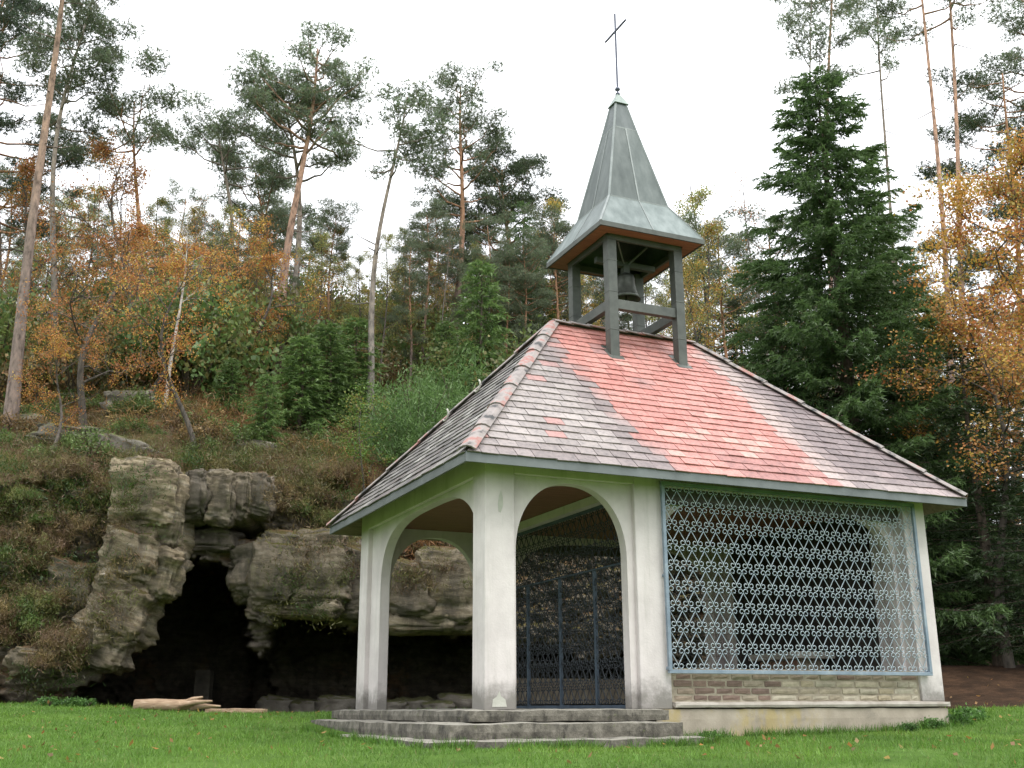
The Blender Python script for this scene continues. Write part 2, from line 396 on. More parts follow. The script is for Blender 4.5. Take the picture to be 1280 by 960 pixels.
# lawn / foreground sheet
xs = np.concatenate([np.linspace(-400, -30, 12)[:-1], np.linspace(-30, 30, 121), np.linspace(30, 400, 12)[1:]])
def sheet(name, xs, rows, mat, tintf):
    V = np.array([[x, y, z] for r in rows for (x, y, z) in r]); nx = len(xs); ny = len(rows)
    i = np.arange(ny-1)[:, None]*nx; j = np.arange(nx-1)[None, :]
    F = np.stack([i+j, i+j+1, i+nx+j+1, i+nx+j], -1).reshape(-1, 4)
    me = mesh_np(name, V, F, tintf(V), True); return link(name, me, mat)
rows = []
for tt in np.concatenate([np.linspace(-300, -10, 10)[:-1], np.linspace(-10, 10, 30)[:-1]]):
    rows.append([(x, tt, float(lawn(x, max(tt, -3)))) for x in xs])
for k in range(70):
    f = k/69; rows.append([(x, 10 + (float(yc(x)) + .6 - 10)*f, float(lawn(x, 10 + (float(yc(x)) + .6 - 10)*f))) for x in xs])
def lawn_tint(V):
    d = yc(V[:, 0]) - V[:, 1]
    c = np.zeros((len(V), 3)); c[:, 0] = np.maximum(1 - sm(.3, 1.6, d), sm(6.6, 7.8, V[:, 0])*sm(19.6, 20.8, V[:, 1])); return c
tag(sheet('lawn', xs, rows, M['ground'], lawn_tint), kind='structure')

# cliff: a sheet over (x, height) pushed in and out by beds, blocks, the cave and the rock shelter
def poly_px(pts):
    out = []
    for px, py in pts:
        Y = 24.
        for _ in range(4):
            p = at(px, py, Y); Y = float(yc(p.x))
        out.append((p.x, p.z))
    return np.array(out)
def pdist(P, x, z):
    """signed distance to polygon, positive inside"""
    x = np.asarray(x); z = np.asarray(z); ins = np.zeros(x.shape, bool); d = np.full(x.shape, 1e9)
    n = len(P)
    for i in range(n):
        ax, az = P[i]; bx, bz = P[(i+1) % n]
        cond = ((az > z) != (bz > z)) & (x < (bx-ax)*(z-az)/(bz-az+1e-12)+ax); ins ^= cond
        ex, ez = bx-ax, bz-az; tt = np.clip(((x-ax)*ex+(z-az)*ez)/(ex*ex+ez*ez+1e-12), 0, 1)
        d = np.minimum(d, np.hypot(x-ax-tt*ex, z-az-tt*ez))
    return np.where(ins, d, -d)
CAVE = poly_px([(60,905),(90,868),(128,838),(152,812),(168,778),(186,742),(196,704),(212,682),(240,686),(272,694),(292,716),(296,740),(312,762),(318,790),(340,905)])
SHELTER = poly_px([(300,905),(318,790),(332,772),(366,762),(400,772),(440,786),(500,780),(560,792),(640,800),(760,815),(900,840),(960,905)])
PILLAR = poly_px([(138,600),(165,572),(215,572),(234,592),(228,640),(206,690),(196,745),(176,800),(150,818),(118,830),(112,780),(120,700)])
BLOCK = poly_px([(232,594),(334,590),(330,640),(305,660),(262,656),(232,644)])
GAP = poly_px([(228,654),(318,652),(332,660),(290,672),(226,668)])
LEDGE = poly_px([(326,700),(345,676),(420,668),(470,690),(490,770),(440,782),(390,764),(335,768)])
LEFTLOW = poly_px([(20,830),(70,815),(118,830),(110,866),(80,880),(0,880),(0,840)])
xg = np.concatenate([np.linspace(-60, -17, 44)[:-1], np.linspace(-17, 9, 520), np.linspace(9, 60, 60)[1:]])
NT = 150
def fr(x, y, z, o, H=.9):
    return mn.fractal(Vector((x, y, z)), H, 2.05, o)
def cliff_grid():
    tg = np.linspace(0, 1, NT)
    X, T = np.meshgrid(xg, tg)
    z0 = lawn(X, yc(X)) - .35; H = hc(X)
    Z = z0 + (H - z0)*T
    big = np.vectorize(lambda x, z: fr(x*.33, 3.1, z*.36, 3))(X, Z)
    mid = np.vectorize(lambda x, z: fr(x*1.1 + 9, 7.7, z*1.5, 4))(X, Z)
    fine = np.vectorize(lambda x, z: fr(x*2.2, 1.7, z*3.4, 7, .32))(X, Z); fine = .5*fine + .5*np.round(fine*3.2)/3.2
    def block(x, z):
        w = .35*mn.noise(Vector((x*.6, z*.6, 5.)))
        d_, p_ = mn.voronoi(Vector((x*.55 + w*1.6, 0.3, z*1.15 + w*1.3)))
        return mn.cell(p_[0]*7.3), d_[1] - d_[0]
    vb = np.vectorize(block, otypes=[float, float]); bl, ck = vb(X, Z)
    bed = np.vectorize(lambda x, z: mn.cell(Vector((.5, 0.5, z*2.6 + .7*mn.noise(Vector((x*.35, 4, z*.5)))))))(X, Z)
    Y = yc(X) + .9*T + .45*big + .10*mid + .17*fine + .30*bl*sm(-.3, .3, mid) + .07*bed + .20*(1 - sm(0, .07, ck))*sm(-.25, .35, big + .6*mid)
    Y = Y + .9*np.clip((T - .94)/.06, 0, 1)**2
    wob = .16*mid + .09*fine + .10*(bl - .5)
    pl = pdist(PILLAR, X, Z) + wob*.6
    Y -= 1.0*sm(-.12, .30, pl)
    Y -= .55*sm(-.05, .12, pdist(BLOCK, X, Z) + wob*.3) 
    crk = np.abs(np.sin(X*4.3 + .5*mid)); Y += .25*sm(.25, .0, crk)*sm(0, .15, pdist(BLOCK, X, Z))
    Y += 1.2*sm(-.04, .14, pdist(GAP, X, Z) + wob*.3)
    Y -= .5*sm(-.3, .3, pdist(LEDGE, X, Z) + wob)
    Y -= .35*sm(-.2, .25, pdist(LEFTLOW, X, Z) + wob)
    push = 8.0*sm(-.02, .12, pdist(CAVE, X, Z) + wob) + 6.0*sm(-.02, .2, pdist(SHELTER, X, Z) + wob)
    push = np.minimum(push, 8.5)
    pale = np.clip(sm(-.1, .25, pl)*.9 + sm(-.2, .3, pdist(LEDGE, X, Z))*.2 + sm(-.05, .15, pdist(BLOCK, X, Z))*.25, 0, 1)
    soil = .12*sm(-8.8, -9.6, X)*(1 - sm(0, .3, pl)) + .35*sm(.8, 1.0, T)*(1-sm(0,.2,pl)) + .6*sm(8, 11, X) - .5*sm(-.4, .1, pdist(CAVE, X, Z)) - .5*sm(-.4, .1, pdist(SHELTER, X, Z)) - .25*pale
    # the hollows run straight back from the mouth, widening a little inside
    k_ = push/np.sqrt(X*X + Y*Y); X0 = X.copy(); X = X*(1 + k_); Y = Y*(1 + k_); Z = np.where(push > .5, np.minimum(CAMZ + (Z - CAMZ)*(1 + k_), Z + .6), Z)
    return X, Y, Z, pale, soil
CX, CY, CZ, PALE, SOIL = cliff_grid()
nx = len(xg)
# continue the sheet over the edge onto the wooded slope
hr_rows = []
for d in [.9, 1.3, 1.8, 2.4, 3.2, 4, 5, 6, 7.2, 8.5, 10, 12, 14, 16, 18, 20, 22, 25, 29, 34, 40, 50, 65, 90, 140, 220]:
    y = yc(xg) + max(d, .9) + 1.3; zz = hill(xg, y) + np.array([.22*fr(x*.6, yy*.6, 2, 4) for x, yy in zip(xg, y)])
    hr_rows.append((xg, y, zz))
X = np.vstack([CX] + [r[0][None] for r in hr_rows]); Y = np.vstack([CY] + [r[1][None] for r in hr_rows]); Z = np.vstack([CZ] + [r[2][None] for r in hr_rows])
ti = np.zeros((X.size, 3)); ti[:CX.size, 0] = SOIL.ravel(); ti[:CX.size, 1] = PALE.ravel(); ti[CX.size:, 0] = .6
V = np.stack([X, Y, Z], -1).reshape(-1, 3); ny = X.shape[0]
i = np.arange(ny-1)[:, None]*nx; j = np.arange(nx-1)[None, :]
F = np.stack([i+j, i+j+1, i+nx+j+1, i+nx+j], -1).reshape(-1, 4)
cliff = tag(link('cliff_hillside', mesh_np('cliff_hillside', V, F, ti, False), M['rock']), kind='structure')
# cave floor behind the cliff foot
m_ = MB(); m_.add([(-12, 22.2, .30), (9, 25.6, .30), (9, 36, .34), (-12, 36, .34)], [(0,1,2,3)]); m_.c = [(1,0,0)]*4
tag(m_.build('cave_floor', M['ground']), kind='structure')
def cliff_pt(px, py):
    """point of the cliff face seen at a photo pixel"""
    Yq = 24.
    for _ in range(6):
        p = at(px, py, Yq)
        ix = int(np.argmin(abs(xg - p.x))); iz = int(np.argmin(abs(CZ[:, ix] - p.z)))
        Yq = min(float(CY[iz, ix]), float(yc(p.x)) + 2.) if CZ[0, ix] - .3 < p.z < CZ[-1, ix] + .15 else None
        if Yq is None:
            lo = float(yc(p.x)) + .9; best = None
            for yy in np.linspace(lo, lo + 30, 121):
                q = at(px, py, yy)
                if q.z <= float(hill(q.x, yy)): best = yy; break
            return at(px, py, best if best else lo + 10)
    p = at(px, py, Yq)
    for (c, a, dep, h_) in BLOCKS:
        e = ((p.x-c.x)/a)**2 + ((p.z-c.z)/h_)**2
        if e < .9: Yq = min(Yq, c.y - dep*(1-e**2)**.5 + .05)
    return at(px, py, Yq)

# separate rock masses standing out of the cliff, each a bedded, cracked block
BLOCKS = []
def rock_block(px, py, wpx, hpx, dep, seed, pale, soil=0., rz=0., fwd=.25, pw=.45, strata=.05, vert=0.):
    Yb = float(yc(at(px, py, 24.).x)) + .45*(1 - 0) ; c = at(px, py, Yb - fwd); k_ = Yb/FPX/cp*1.02
    a, h_ = wpx*k_/2, hpx*k_/2; n1, n2 = 72, 46; V_ = []; F_ = []
    for j_ in range(n2+1):
        th = math.pi*j_/n2
        for i_ in range(n1):
            ph = 2*math.pi*i_/n1; d = Vector((math.sin(th)*math.cos(ph), math.sin(th)*math.sin(ph), math.cos(th)))
            f_ = lambda v_: math.copysign(abs(v_)**pw, v_)
            q = Vector((f_(d.x)*a, f_(d.y)*dep, f_(d.z)*h_)); nq = q.normalized(); g = q + Vector((seed*3.1, seed, seed*1.7))
            lowf = mn.fractal(g*.9, .8, 2, 3); rid = 1 - abs(mn.noise(g*1.9))*2; hi_ = mn.fractal(Vector((g.x*3, g.y*3, g.z*4.5)), .4, 2.1, 5)
            bedz = g.z*3.3 + .6*mn.noise(g*.8); bd = mn.cell(Vector((.5, .5, bedz))) - .5; gr = max(0., 1 - abs((bedz % 1.0) - .5)*9)
            vc = max(0., 1 - abs(((g.x*2.1 + .5*mn.noise(g*.9)) % 1.0) - .5)*10)
            dd = .20*lowf + .06*rid + .10*hi_ + strata*(1.2*bd - 1.1*gr) - vert*vc
            dd = .6*dd + .4*round(dd*14)/14
            V_.append(q + Vector((nq.x, nq.y, nq.z*.5))*dd)
    for j_ in range(n2):
        for i_ in range(n1): F_.append((j_*n1+i_, (j_+1)*n1+i_, (j_+1)*n1+(i_+1)%n1, j_*n1+(i_+1)%n1))
    o_ = link('rock_block', mesh_np('rock_block', np.array([tuple(v_) for v_ in V_]), np.array(F_), np.tile((soil, pale, 0.), (len(V_), 1)), False), M['rock'], cliff)
    o_.location = c; o_.rotation_euler = (0, rz, 0); BLOCKS.append((c, a, dep, h_))
for a_ in ((186,620,82,84,.75,1.,1.,-.25,.05,.55,.6), (215,650,36,100,.55,2.,.95,-.3,.06,.6), (170,690,70,84,.7,3.,.8,-.1,.2,.5,.6), (198,715,42,60,.5,3.6,1.,-.3,.25,.55),
           (154,762,76,86,.7,4.,.7,-.1,.3,.45,.6), (128,806,66,46,.5,4.5,.5,-.1,.3,.4), (52,828,56,36,.5,5.,.6,-.1,0.,.35), (88,735,60,70,.4,5.6,.35,.05,.1,.0),
           (246,622,34,58,.5,6.,.1,-.4,.0,.5,.4,.01,.06), (278,624,36,66,.55,7.,.55,-.4,0.,.55,.4,.01,.06), (303,620,20,54,.45,8.,.6,-.3,.03,.5,.4,.01,.05), (324,620,30,52,.45,9.,.25,-.2,.03,.4,.45,.02,.03),
           (262,676,76,26,.5,10.,.0,-.4,.0,-.1), (312,716,44,62,.5,11.,.1,-.3,-.15,.15), (350,715,60,90,.6,12.,.3,-.1,.1,.35), (396,712,80,88,.7,13.,.45,-.1,-.05,.4), (440,725,56,84,.6,14.,.2,0.,.1,.3),
           (375,758,92,26,.5,15.,.6,-.3,.08,.45), (330,755,34,40,.4,16.,.2,-.2,.3,.2), (505,740,70,70,.6,17.,.3,0.,.05,.3), (560,735,70,90,.6,18.,.6,-.1,0.,.4), (530,778,120,26,.5,19.,.6,-.3,.03,.4)):
    rock_block(*a_)

# ------------------------------------------------------------------ the chapel
W_, L_, OV = 5.646, 7.521, .444
O = np.array([-.3577, 13.978]); ZF = FL
chapel = empty('chapel', (O[0], O[1], ZF), YAW)
tag(chapel, 'small open white chapel with red slate hipped roof and copper bell spire', 'chapel')
def bw(u, v, z=0):
    return Vector((O[0] + u*math.cos(YAW) - v*math.sin(YAW), O[1] + u*math.sin(YAW) + v*math.cos(YAW), ZF + z))

# steps and floor
def step(x0, x1, y0, y1, z0, z1, s): rough_box(x0, x1, y0, y1, z0, z1, .1, .018, s).build('step', M['step'], chapel)
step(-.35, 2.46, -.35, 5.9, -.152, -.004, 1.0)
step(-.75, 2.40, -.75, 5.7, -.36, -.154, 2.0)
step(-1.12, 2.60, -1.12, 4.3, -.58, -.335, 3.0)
MB().box(2.47, 7.40, .1, 5.55, -.12, -.006).build('floor', M['floor'], chapel)
# plinth with ledge
pm = rough_box(2.41, 7.545, -.035, 5.68, -.7, -.002, .12, .012, 5.); pm.build('plinth', M['plinth'], chapel)
rough_box(2.72, 7.575, -.062, .14, .0, .085, .09, .008, 8., round_=.02).build('ledge', M['ledge'], chapel)
MB().box(7.42, 7.575, .145, 5.70, .0, .085).build('ledge', M['plinth'], chapel)

CT = 3.38
def column(x0, x1, y0, y1, z0=-.01): MB().box(x0, x1, y0, y1, z0, CT).build('column', M['plaster'], chapel, bevel=.015)
cw = .42
column(0, cw, 0, cw); column(0, cw, W_-cw, W_); column(2.24, 2.72, .002, .44); column(2.24, 2.72, W_-.44, W_-.002)
column(7.08, L_, 0, .44, .08); column(7.08, L_, W_-.44, W_, .08)

def arch_wall(a0, a1, o0, o1, spring, top, n, axis, d0, d1, z0=0.0, sill=None):
    """wall with an arched opening between a0..a1; axis 'u' runs along the length, 'v' along the width"""
    pts = []; c = (o0+o1)/2; h = (o1-o0)/2
    for i in range(41):
        th = math.pi*(1 - i/40); x = math.copysign(abs(math.cos(th))**(2/n), math.cos(th)); zz = abs(math.sin(th))**(2/n)
        pts.append((c + h*x, spring + (top-spring)*zz))
    quads = [[(a0,z0),(o0,z0),(o0,spring),(a0,spring)], [(o1,z0),(a1,z0),(a1,spring),(o1,spring)],
             [(a0,spring),(o0,spring),(o0,CT-.02),(a0,CT-.02)], [(o1,spring),(a1,spring),(a1,CT-.02),(o1,CT-.02)]]
    for p, q in zip(pts, pts[1:]): quads.append([p, q, (q[0], CT-.02), (p[0], CT-.02)])
    mb = MB()
    P = (lambda a, z, d: (a, d, z)) if axis == 'u' else (lambda a, z, d: (d, a, z))
    for q in quads:
        mb.add([P(a, z, d0) for a, z in q], [(0,1,2,3)]); mb.add([P(a, z, d1) for a, z in q], [(3,2,1,0)])
    edge = [(o0, z0)] + pts + [(o1, z0)]
    for p, q in zip(edge, edge[1:]): mb.add([P(p[0],p[1],d0), P(q[0],q[1],d0), P(q[0],q[1],d1), P(p[0],p[1],d1)], [(0,1,2,3)])
    return mb.build('arch_wall', M['plaster'], chapel)
arch_wall(cw, 2.24, .47, 2.14, 1.95, 2.94, 2.2, 'u', .085, .25)
arch_wall(cw, 2.24, .47, 2.13, 1.95, 2.94, 2.2, 'u', W_-.25, W_-.085)
arch_wall(cw, W_-cw, .42, 4.70, 1.75, 2.95, 3.2, 'v', .085, .24)
arch_wall(2.72, 7.08, 2.78, 7.02, 1.85, 2.96, 3.6, 'u', .26, .44, .5)
arch_wall(2.72, 7.08, 2.78, 7.02, 1.85, 2.96, 3.6, 'u', W_-.44, W_-.26, .5)
# band over the recesses, flush with the columns
MB().box(cw, 2.24, .004, .083, 3.0, CT).build('beam', M['plaster'], chapel, bevel=.01)
MB().box(.004, .083, cw, W_-cw, 3.0, CT).build('beam', M['plaster'], chapel, bevel=.01)
MB().box(2.72, 7.08, .004, .088, 3.0, CT).build('beam', M['plaster'], chapel, bevel=.01)
MB().box(cw, 7.08, W_-.083, W_-.004, 3.0, CT).build('beam', M['plaster'], chapel, bevel=.01)
MB().box(7.22, 7.45, .44, W_-.44, -.01, CT).build('end_wall', M['plaster'], chapel)
MB().box(7.15, 7.217, .95, W_-.95, -.004, 3.06).build('unlit_panel', M['unlit_dark'], chapel)  # dark sheet standing in for the unlit chapel interior
MB().box(2.28, 2.60, .36, W_-.36, 2.93, 3.06).build('beam', M['plaster'], chapel)
MB().box(2.725, 7.075, .10, .25, 2.80, 3.06).build('shade_board', M['shade_board'], chapel)  # added board, painted dark as the beam's shade behind the grille top
MB().box(2.725, 7.075, W_-.25, W_-.10, 2.80, 3.06).build('shade_board', M['shade_board'], chapel)  # the same painted shade, repeated on the far side
# filler patches on the near column
mb = MB(); pp = [(0,-.16),(.035,-.06),(.03,.05),(.005,.14),(-.025,.06),(-.04,-.05),(-.03,-.15)]
mb.add([(.22+x, -.004, 2.62+z) for x, z in pp], [tuple(range(len(pp)))]); mb.build('repair_patch', M['patch'], chapel)
mb = MB(); pp = [(-.10,-.09),(.10,-.09),(.08,.0),(.02,.04),(.0,.10),(-.04,.03),(-.09,.0)]
mb.add([(.2+x, -.004, .12+z) for x, z in pp], [tuple(range(len(pp)))]); mb.build('repair_patch', M['patch'], chapel)
# ceiling of narrow boards
y_ = .3
while y_ < W_-.32:
    MB().box(.3, 7.15, y_, y_+.136, 3.07, 3.09 + random.uniform(0, .006)).build('ceiling_board', M['ceil'], chapel); y_ += .142

# brick and rubble infill under the grille
for (v0, v1, f0) in ((.045, .34, 1), (W_-.34, W_-.045, 0)):
    inf = MB().box(2.72, 7.08, v0, v1, .08, .52).build('infill_wall', M['mortar'], chapel)
    zr = .10
    for r in range(4):
        h = [.085, .095, .10, .085][r]; x = 2.75 + random.uniform(0, .08)
        while x < 7.02:
            red = (x < 4.35 + random.uniform(-.15, .1) and r < 3) or r == 3
            w = random.uniform(.22, .36) if red else random.uniform(.22, .50)
            w = min(w, 7.06 - x)
            if w > .07:
                if red: c_ = random.choice([(.20,.14,.11), (.23,.16,.125), (.18,.125,.10), (.27,.215,.16), (.30,.255,.19)])
                else: c_ = random.choice([(.37,.315,.215), (.41,.36,.265), (.33,.285,.205), (.43,.39,.30), (.36,.325,.245)])
                if r == 3 and random.random() < .45: c_ = random.choice([(.25,.20,.145), (.30,.26,.19)])
                vf = (v0 - random.uniform(.008, .022)) if f0 else v1 + .015
                bb = rough_box(x, x+w-.018, min(vf, v0+.05) if f0 else v1-.02, v0+.05 if f0 else vf, zr, zr+h-.014+random.uniform(-.006,.004), .08, .008, random.uniform(0,50), 6, .016)
                bb.c = [c_]*len(bb.v); bb.build('brick', M['brick'], inf)
            x += w
        zr += h

# ------- wrought grilles of S scrolls
def scroll_unit(pw, ph, th):
    """a V of two S bars inside one pitch: '\\' then '/' ; curls pair up over the V and under the gap"""
    t_ = Tubes(); r = pw*.225
    def bar(sgn, x0):
        P = []
        # bottom curl (turns towards the other bar of the upside-down V), diagonal, top curl
        xa, za = x0, -ph/2 + r; xb, zb = x0 + sgn*pw/2, ph/2 - r
        n = 13
        top = []
        cx, cz = xb - sgn*r, zb
        for i in range(n):
            f = i/(n-1); a = -0.45 + f*2*math.pi*.98; rr = r*(1 - .58*f); top.append((cx + sgn*rr*math.cos(a), cz + rr*math.sin(a)))
        bot = []
        cx, cz = xa + sgn*r, za
        for i in range(n):
            f = i/(n-1); a = math.pi - .45 + f*2*math.pi*.98; rr = r*(1 - .58*f); bot.append((cx + sgn*rr*math.cos(a), cz + rr*math.sin(a)))
        P = bot[::-1] + top
        t_.add([(x, 0, z) for x, z in P], [th]*len(P), 4)
    bar(1, 0.0); bar(-1, 0.0)
    return t_.mesh('scroll')
PW, PH = .2, .273
SCR = scroll_unit(PW, PH, .0072); SCR.materials.append(M['iron'])
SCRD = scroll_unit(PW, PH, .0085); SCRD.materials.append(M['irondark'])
def grille(parent, me, u0, u1, z0, z1, v, rot=False, pw=PW, ph=PH):
    nu = int(round((u1-u0)/pw)); nz = int(round((z1-z0)/ph)); du = (u1-u0)/nu; dz = (z1-z0)/nz
    for i_ in range(nu):
        for k_ in range(nz):
            o_ = link('scroll', me, None, parent)
            a = u0 + (i_+.5)*du; zz = z0 + (k_+.5)*dz
            o_.location = (v, a, zz) if rot else (a, v, zz)
            o_.rotation_euler = (0, 0, math.pi/2 if rot else 0); o_.scale = (du/pw, 1, dz/ph)
g = MB(); V0 = -.075
for (a, b2) in (((2.63,.475),(7.24,.475)), ((2.63,3.03),(7.24,3.03)), ((2.655,.475),(2.655,3.03)), ((7.215,.475),(7.215,3.03))):
    g.bar((a[0], V0, a[1]), (b2[0], V0, b2[1]), .05, .05, (0,1,0))
for x in (2.66, 7.2):
    for zz in (.52, 1.75): g.box(x-.02, x+.02, V0, .02, zz-.02, zz+.02)
gr = g.build('window_grille', M['ironblue'], chapel, bevel=.004)
gr['label'] = 'blue framed wrought iron grille of heart-shaped scrolls'
grille(gr, SCR, 2.685, 7.185, .505, 3.0, V0)
# partition with the gates between porch and chapel
g = MB(); U0 = 2.44
for vv in (.40, 5.2): g.box(U0-.03, U0+.03, vv-.03, vv+.03, -.02, 2.93)
for vv in (1.58, 2.74, 3.94): g.box(U0-.024, U0+.024, vv-.024, vv+.024, -.02, 1.98)
g.box(U0-.025, U0+.025, .38, 5.24, .0, .05); g.box(U0-.014, U0+.014, .43, 5.17, 1.985, 2.01); g.box(U0-.024, U0+.024, .38, 5.24, 2.885, 2.935)
g.box(U0-.04, U0-.028, 2.66, 2.70, 1.0, 1.15)
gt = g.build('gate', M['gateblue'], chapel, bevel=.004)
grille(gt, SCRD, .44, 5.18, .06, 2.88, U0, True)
# grille of the far side
g = MB(); VB = W_+.075
for (a, b2) in (((2.63,.475),(7.24,.475)), ((2.63,3.03),(7.24,3.03)), ((2.655,.475),(2.655,3.03)), ((7.215,.475),(7.215,3.03))):
    g.bar((a[0], VB, a[1]), (b2[0], VB, b2[1]), .05, .05, (0,1,0))
for x in (2.66, 7.2):
    for zz in (.52, 1.75): g.box(x-.02, x+.02, W_-.02, VB, zz-.02, zz+.02)
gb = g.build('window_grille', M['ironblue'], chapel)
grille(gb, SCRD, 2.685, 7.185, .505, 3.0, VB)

# ------- roof
HE, TF, HR = 3.0, .131, 6.326
A1, A2 = 2.428, 2.2554
zE = HE + TF
E00, E10, E11, E01 = Vector((-OV,-OV,zE)), Vector((L_+OV,-OV,zE)), Vector((L_+OV,W_+OV,zE)), Vector((-OV,W_+OV,zE))
R0, R1 = Vector((A1, W_/2, HR)), Vector((L_-A2, W_/2, HR))
mb = MB(); dn = Vector((0,0,-.13)); inn = .02
top = [E00, E10, E11, E01, R0, R1]
sh = lambda q: Vector((min(max(q.x, -OV+inn), L_+OV-inn), min(max(q.y, -OV+inn), W_+OV-inn), q.z))
vs = [sh(q) + Vector((0,0,-.012)) for q in top] + [sh(q) + dn for q in top]
mb.add(vs, [(0,1,5,4), (1,2,5), (2,3,4,5), (3,0,4), (6,10,11,7), (7,11,8), (8,11,10,9), (9,10,6), (0,6,7,1), (1,7,8,2), (2,8,9,3), (3,9,6,0)])
roof = mb.build('roof', M['underroof'], chapel)
roof['label'] = 'hipped roof of weathered red and grey slates'
# fascia boards
def fascia(a, b_):
    a = Vector(a); b_ = Vector(b_); d = (b_-a).normalized(); n = Vector((d.y, -d.x, 0))
    q = []
    for p_, s_ in ((a, -1), (b_, 1)):
        q.append(p_)
    m2 = MB(); o_ = n*.012; i_ = -n*.018
    m2.hexa([a+o_-d*.01, b_+o_+d*.01, b_+i_-d*.018, a+i_+d*.018], [a+o_-d*.01+Vector((0,0,TF)), b_+o_+d*.01+Vector((0,0,TF)), b_+i_-d*.018+Vector((0,0,TF)), a+i_+d*.018+Vector((0,0,TF))])
    m2.build('fascia', M['zinc'], chapel)
zb = HE
fascia((-OV,-OV,zb), (L_+OV,-OV,zb)); fascia((L_+OV,-OV,zb), (L_+OV,W_+OV,zb)); fascia((L_+OV,W_+OV,zb), (-OV,W_+OV,zb)); fascia((-OV,W_+OV,zb), (-OV,-OV,zb))

EXP = .187; JR = random.Random(77)
def lerp3(a, b_, f): f = max(0., min(1., f)); return tuple(a[i]+(b_[i]-a[i])*f for i in range(3))
def front_colour(u, h, jr):
    """weathering of the front slope: u along the eave, h 0 at eave .. 1 at ridge; jr is the slate's own luck"""
    n1 = mn.fractal(Vector((u*.8, h*4, 1.7)), .9, 2, 3); n2 = mn.fractal(Vector((u*2.4, h*11, 7.7)), .8, 2, 3)
    red = lerp3((.385,.155,.132), (.455,.22,.19), jr[0])
    xl = 2.62 - .55*h + .12*n1 + (jr[1]-.5)*.36; xr = 5.38 - .22*h + .08*n1 + (jr[1]-.5)*.22       # clean red run below the turret
    pale = lerp3((.23,.20,.19), (.32,.285,.27), jr[0]); dark = lerp3((.135,.105,.106), (.19,.148,.148), jr[0])
    if jr[2] < .025: pale = lerp3(pale, (.40,.17,.15), .6)
    st = lambda a_, b_, x: (lambda q: q*q*(3-2*q))(max(0., min(1., (x-a_)/(b_-a_))))
    d = xl - u                                             # left of the red run: dark streak, then pale
    left = lerp3(lerp3(dark, pale, .4), pale, st(.25, .75, d + .3*n1))
    left = lerp3(left, dark, .5*st(.10, .0, h)); left = lerp3(left, (.34,.13,.11), .55*st(.86, 1, h))
    d2 = u - xr
    right = lerp3((.36,.285,.265), dark, st(.05, .60, d2 + .14*n1)); right = lerp3(right, (.40,.34,.32), .45*st(.09, .0, h)*jr[3])
    if jr[2] > .9: right = lerp3(right, (.32,.25,.24), .45)
    c_ = red
    c_ = lerp3(c_, (.27,.13,.12), st(.22, .05, h)*st(-.1, .25, n1)*.7)
    c_ = lerp3(c_, (.24,.15,.145), .75*st(2.75, 2.95, u)*st(3.85, 3.6, u)*st(.5, .56, h)*st(.86, .8, h)*st(.0, .25, n2 + .25*(jr[3]-.4)))
    if jr[2] > .93: c_ = lerp3(c_, (.55,.36,.31), .5)
    c_ = lerp3(c_, left, st(-.22, .16, d)); c_ = lerp3(c_, right, st(-.12, .10, d2))
    return c_
def grey_colour(u, h, jr):
    random.seed(int(jr[0]*1e6))
    c_ = random.choice([(.125,.115,.11), (.16,.15,.14), (.10,.092,.09), (.20,.19,.175), (.145,.125,.12)])
    if random.random() < .08: c_ = (.27,.26,.24)
    return c_
def slates(A, B, Rl, Rr, colour, width=.29, keep=0):
    """courses of slates on the slope with eave A-B and ridge Rl-Rr; returns list of (size key, verts, colour)"""
    ex = (B-A).normalized(); Le = (B-A).length
    mid = (Rl+Rr)/2; up = mid - A; up = up - ex*up.dot(ex); T = up.length; ey = up.normalized(); nrm = ex.cross(ey).normalized()
    if nrm.z < 0: nrm = -nrm
    sl = (Rl-A).dot(ex); sr = (Rr-A).dot(ex)
    out = []; rows_ = int(T/EXP) + 1
    for r in range(rows_):
        t0 = r*EXP - (.03 if r == 0 else 0); t1 = min(t0 + EXP + .07, T); 
        if t1 - t0 < .05: continue
        lo = lambda t_: sl*max(t_,0)/T; hi = lambda t_: Le + (sr-Le)*max(t_,0)/T
        x = lo(t0) - random.uniform(0, width)*.9
        while x < hi(t0):
            w = width*random.uniform(.86, 1.12); x1 = x + w; g_ = .004
            def cl(xx, t_): return min(max(xx, lo(t_)), hi(t_))
            q = [(cl(x+g_, t0), t0), (cl(x1-g_, t0), t0), (cl(x1-g_, t1), t1), (cl(x+g_, t1), t1)]
            if q[1][0]-q[0][0] > .02 or q[2][0]-q[3][0] > .02:
                jt = random.uniform(-.008, .008); lift = random.uniform(.022, .031); tw = random.uniform(-.004, .004)
                P = lambda s_, t_, o_: A + ex*s_ + ey*t_ + nrm*o_
                b_ = [P(q[0][0], t0+jt, lift-.016+tw), P(q[1][0], t0+jt*.3, lift-.016-tw), P(q[2][0], t1, -.008), P(q[3][0], t1, -.008)]
                tp = [P(q[0][0], t0+jt, lift+tw), P(q[1][0], t0+jt*.3, lift-tw), P(q[2][0], t1, .004), P(q[3][0], t1, .004)]
                jr = [JR.random() for _ in range(4)]; kk = JR.uniform(.93, 1.07); um = (q[0][0]+q[1][0])/2; c_ = [tuple(kk*x_ for x_ in colour(.35*qq[0]+.65*um - OV, t0/T, jr)) for qq in q]*2
                out.append((t0, b_, tp, c_))
            x = x1
    return out
fs = slates(E00, E10, R0, R1, front_colour)
fs.sort(key=lambda s_: s_[0])
for (t0, b_, tp, c_) in fs[:300]:
    m2 = MB(); m2.hexa(b_, tp, c_); m2.build('slate', M['slate'], roof)
m2 = MB()
for (t0, b_, tp, c_) in fs[300:]: m2.hexa(b_, tp, c_)
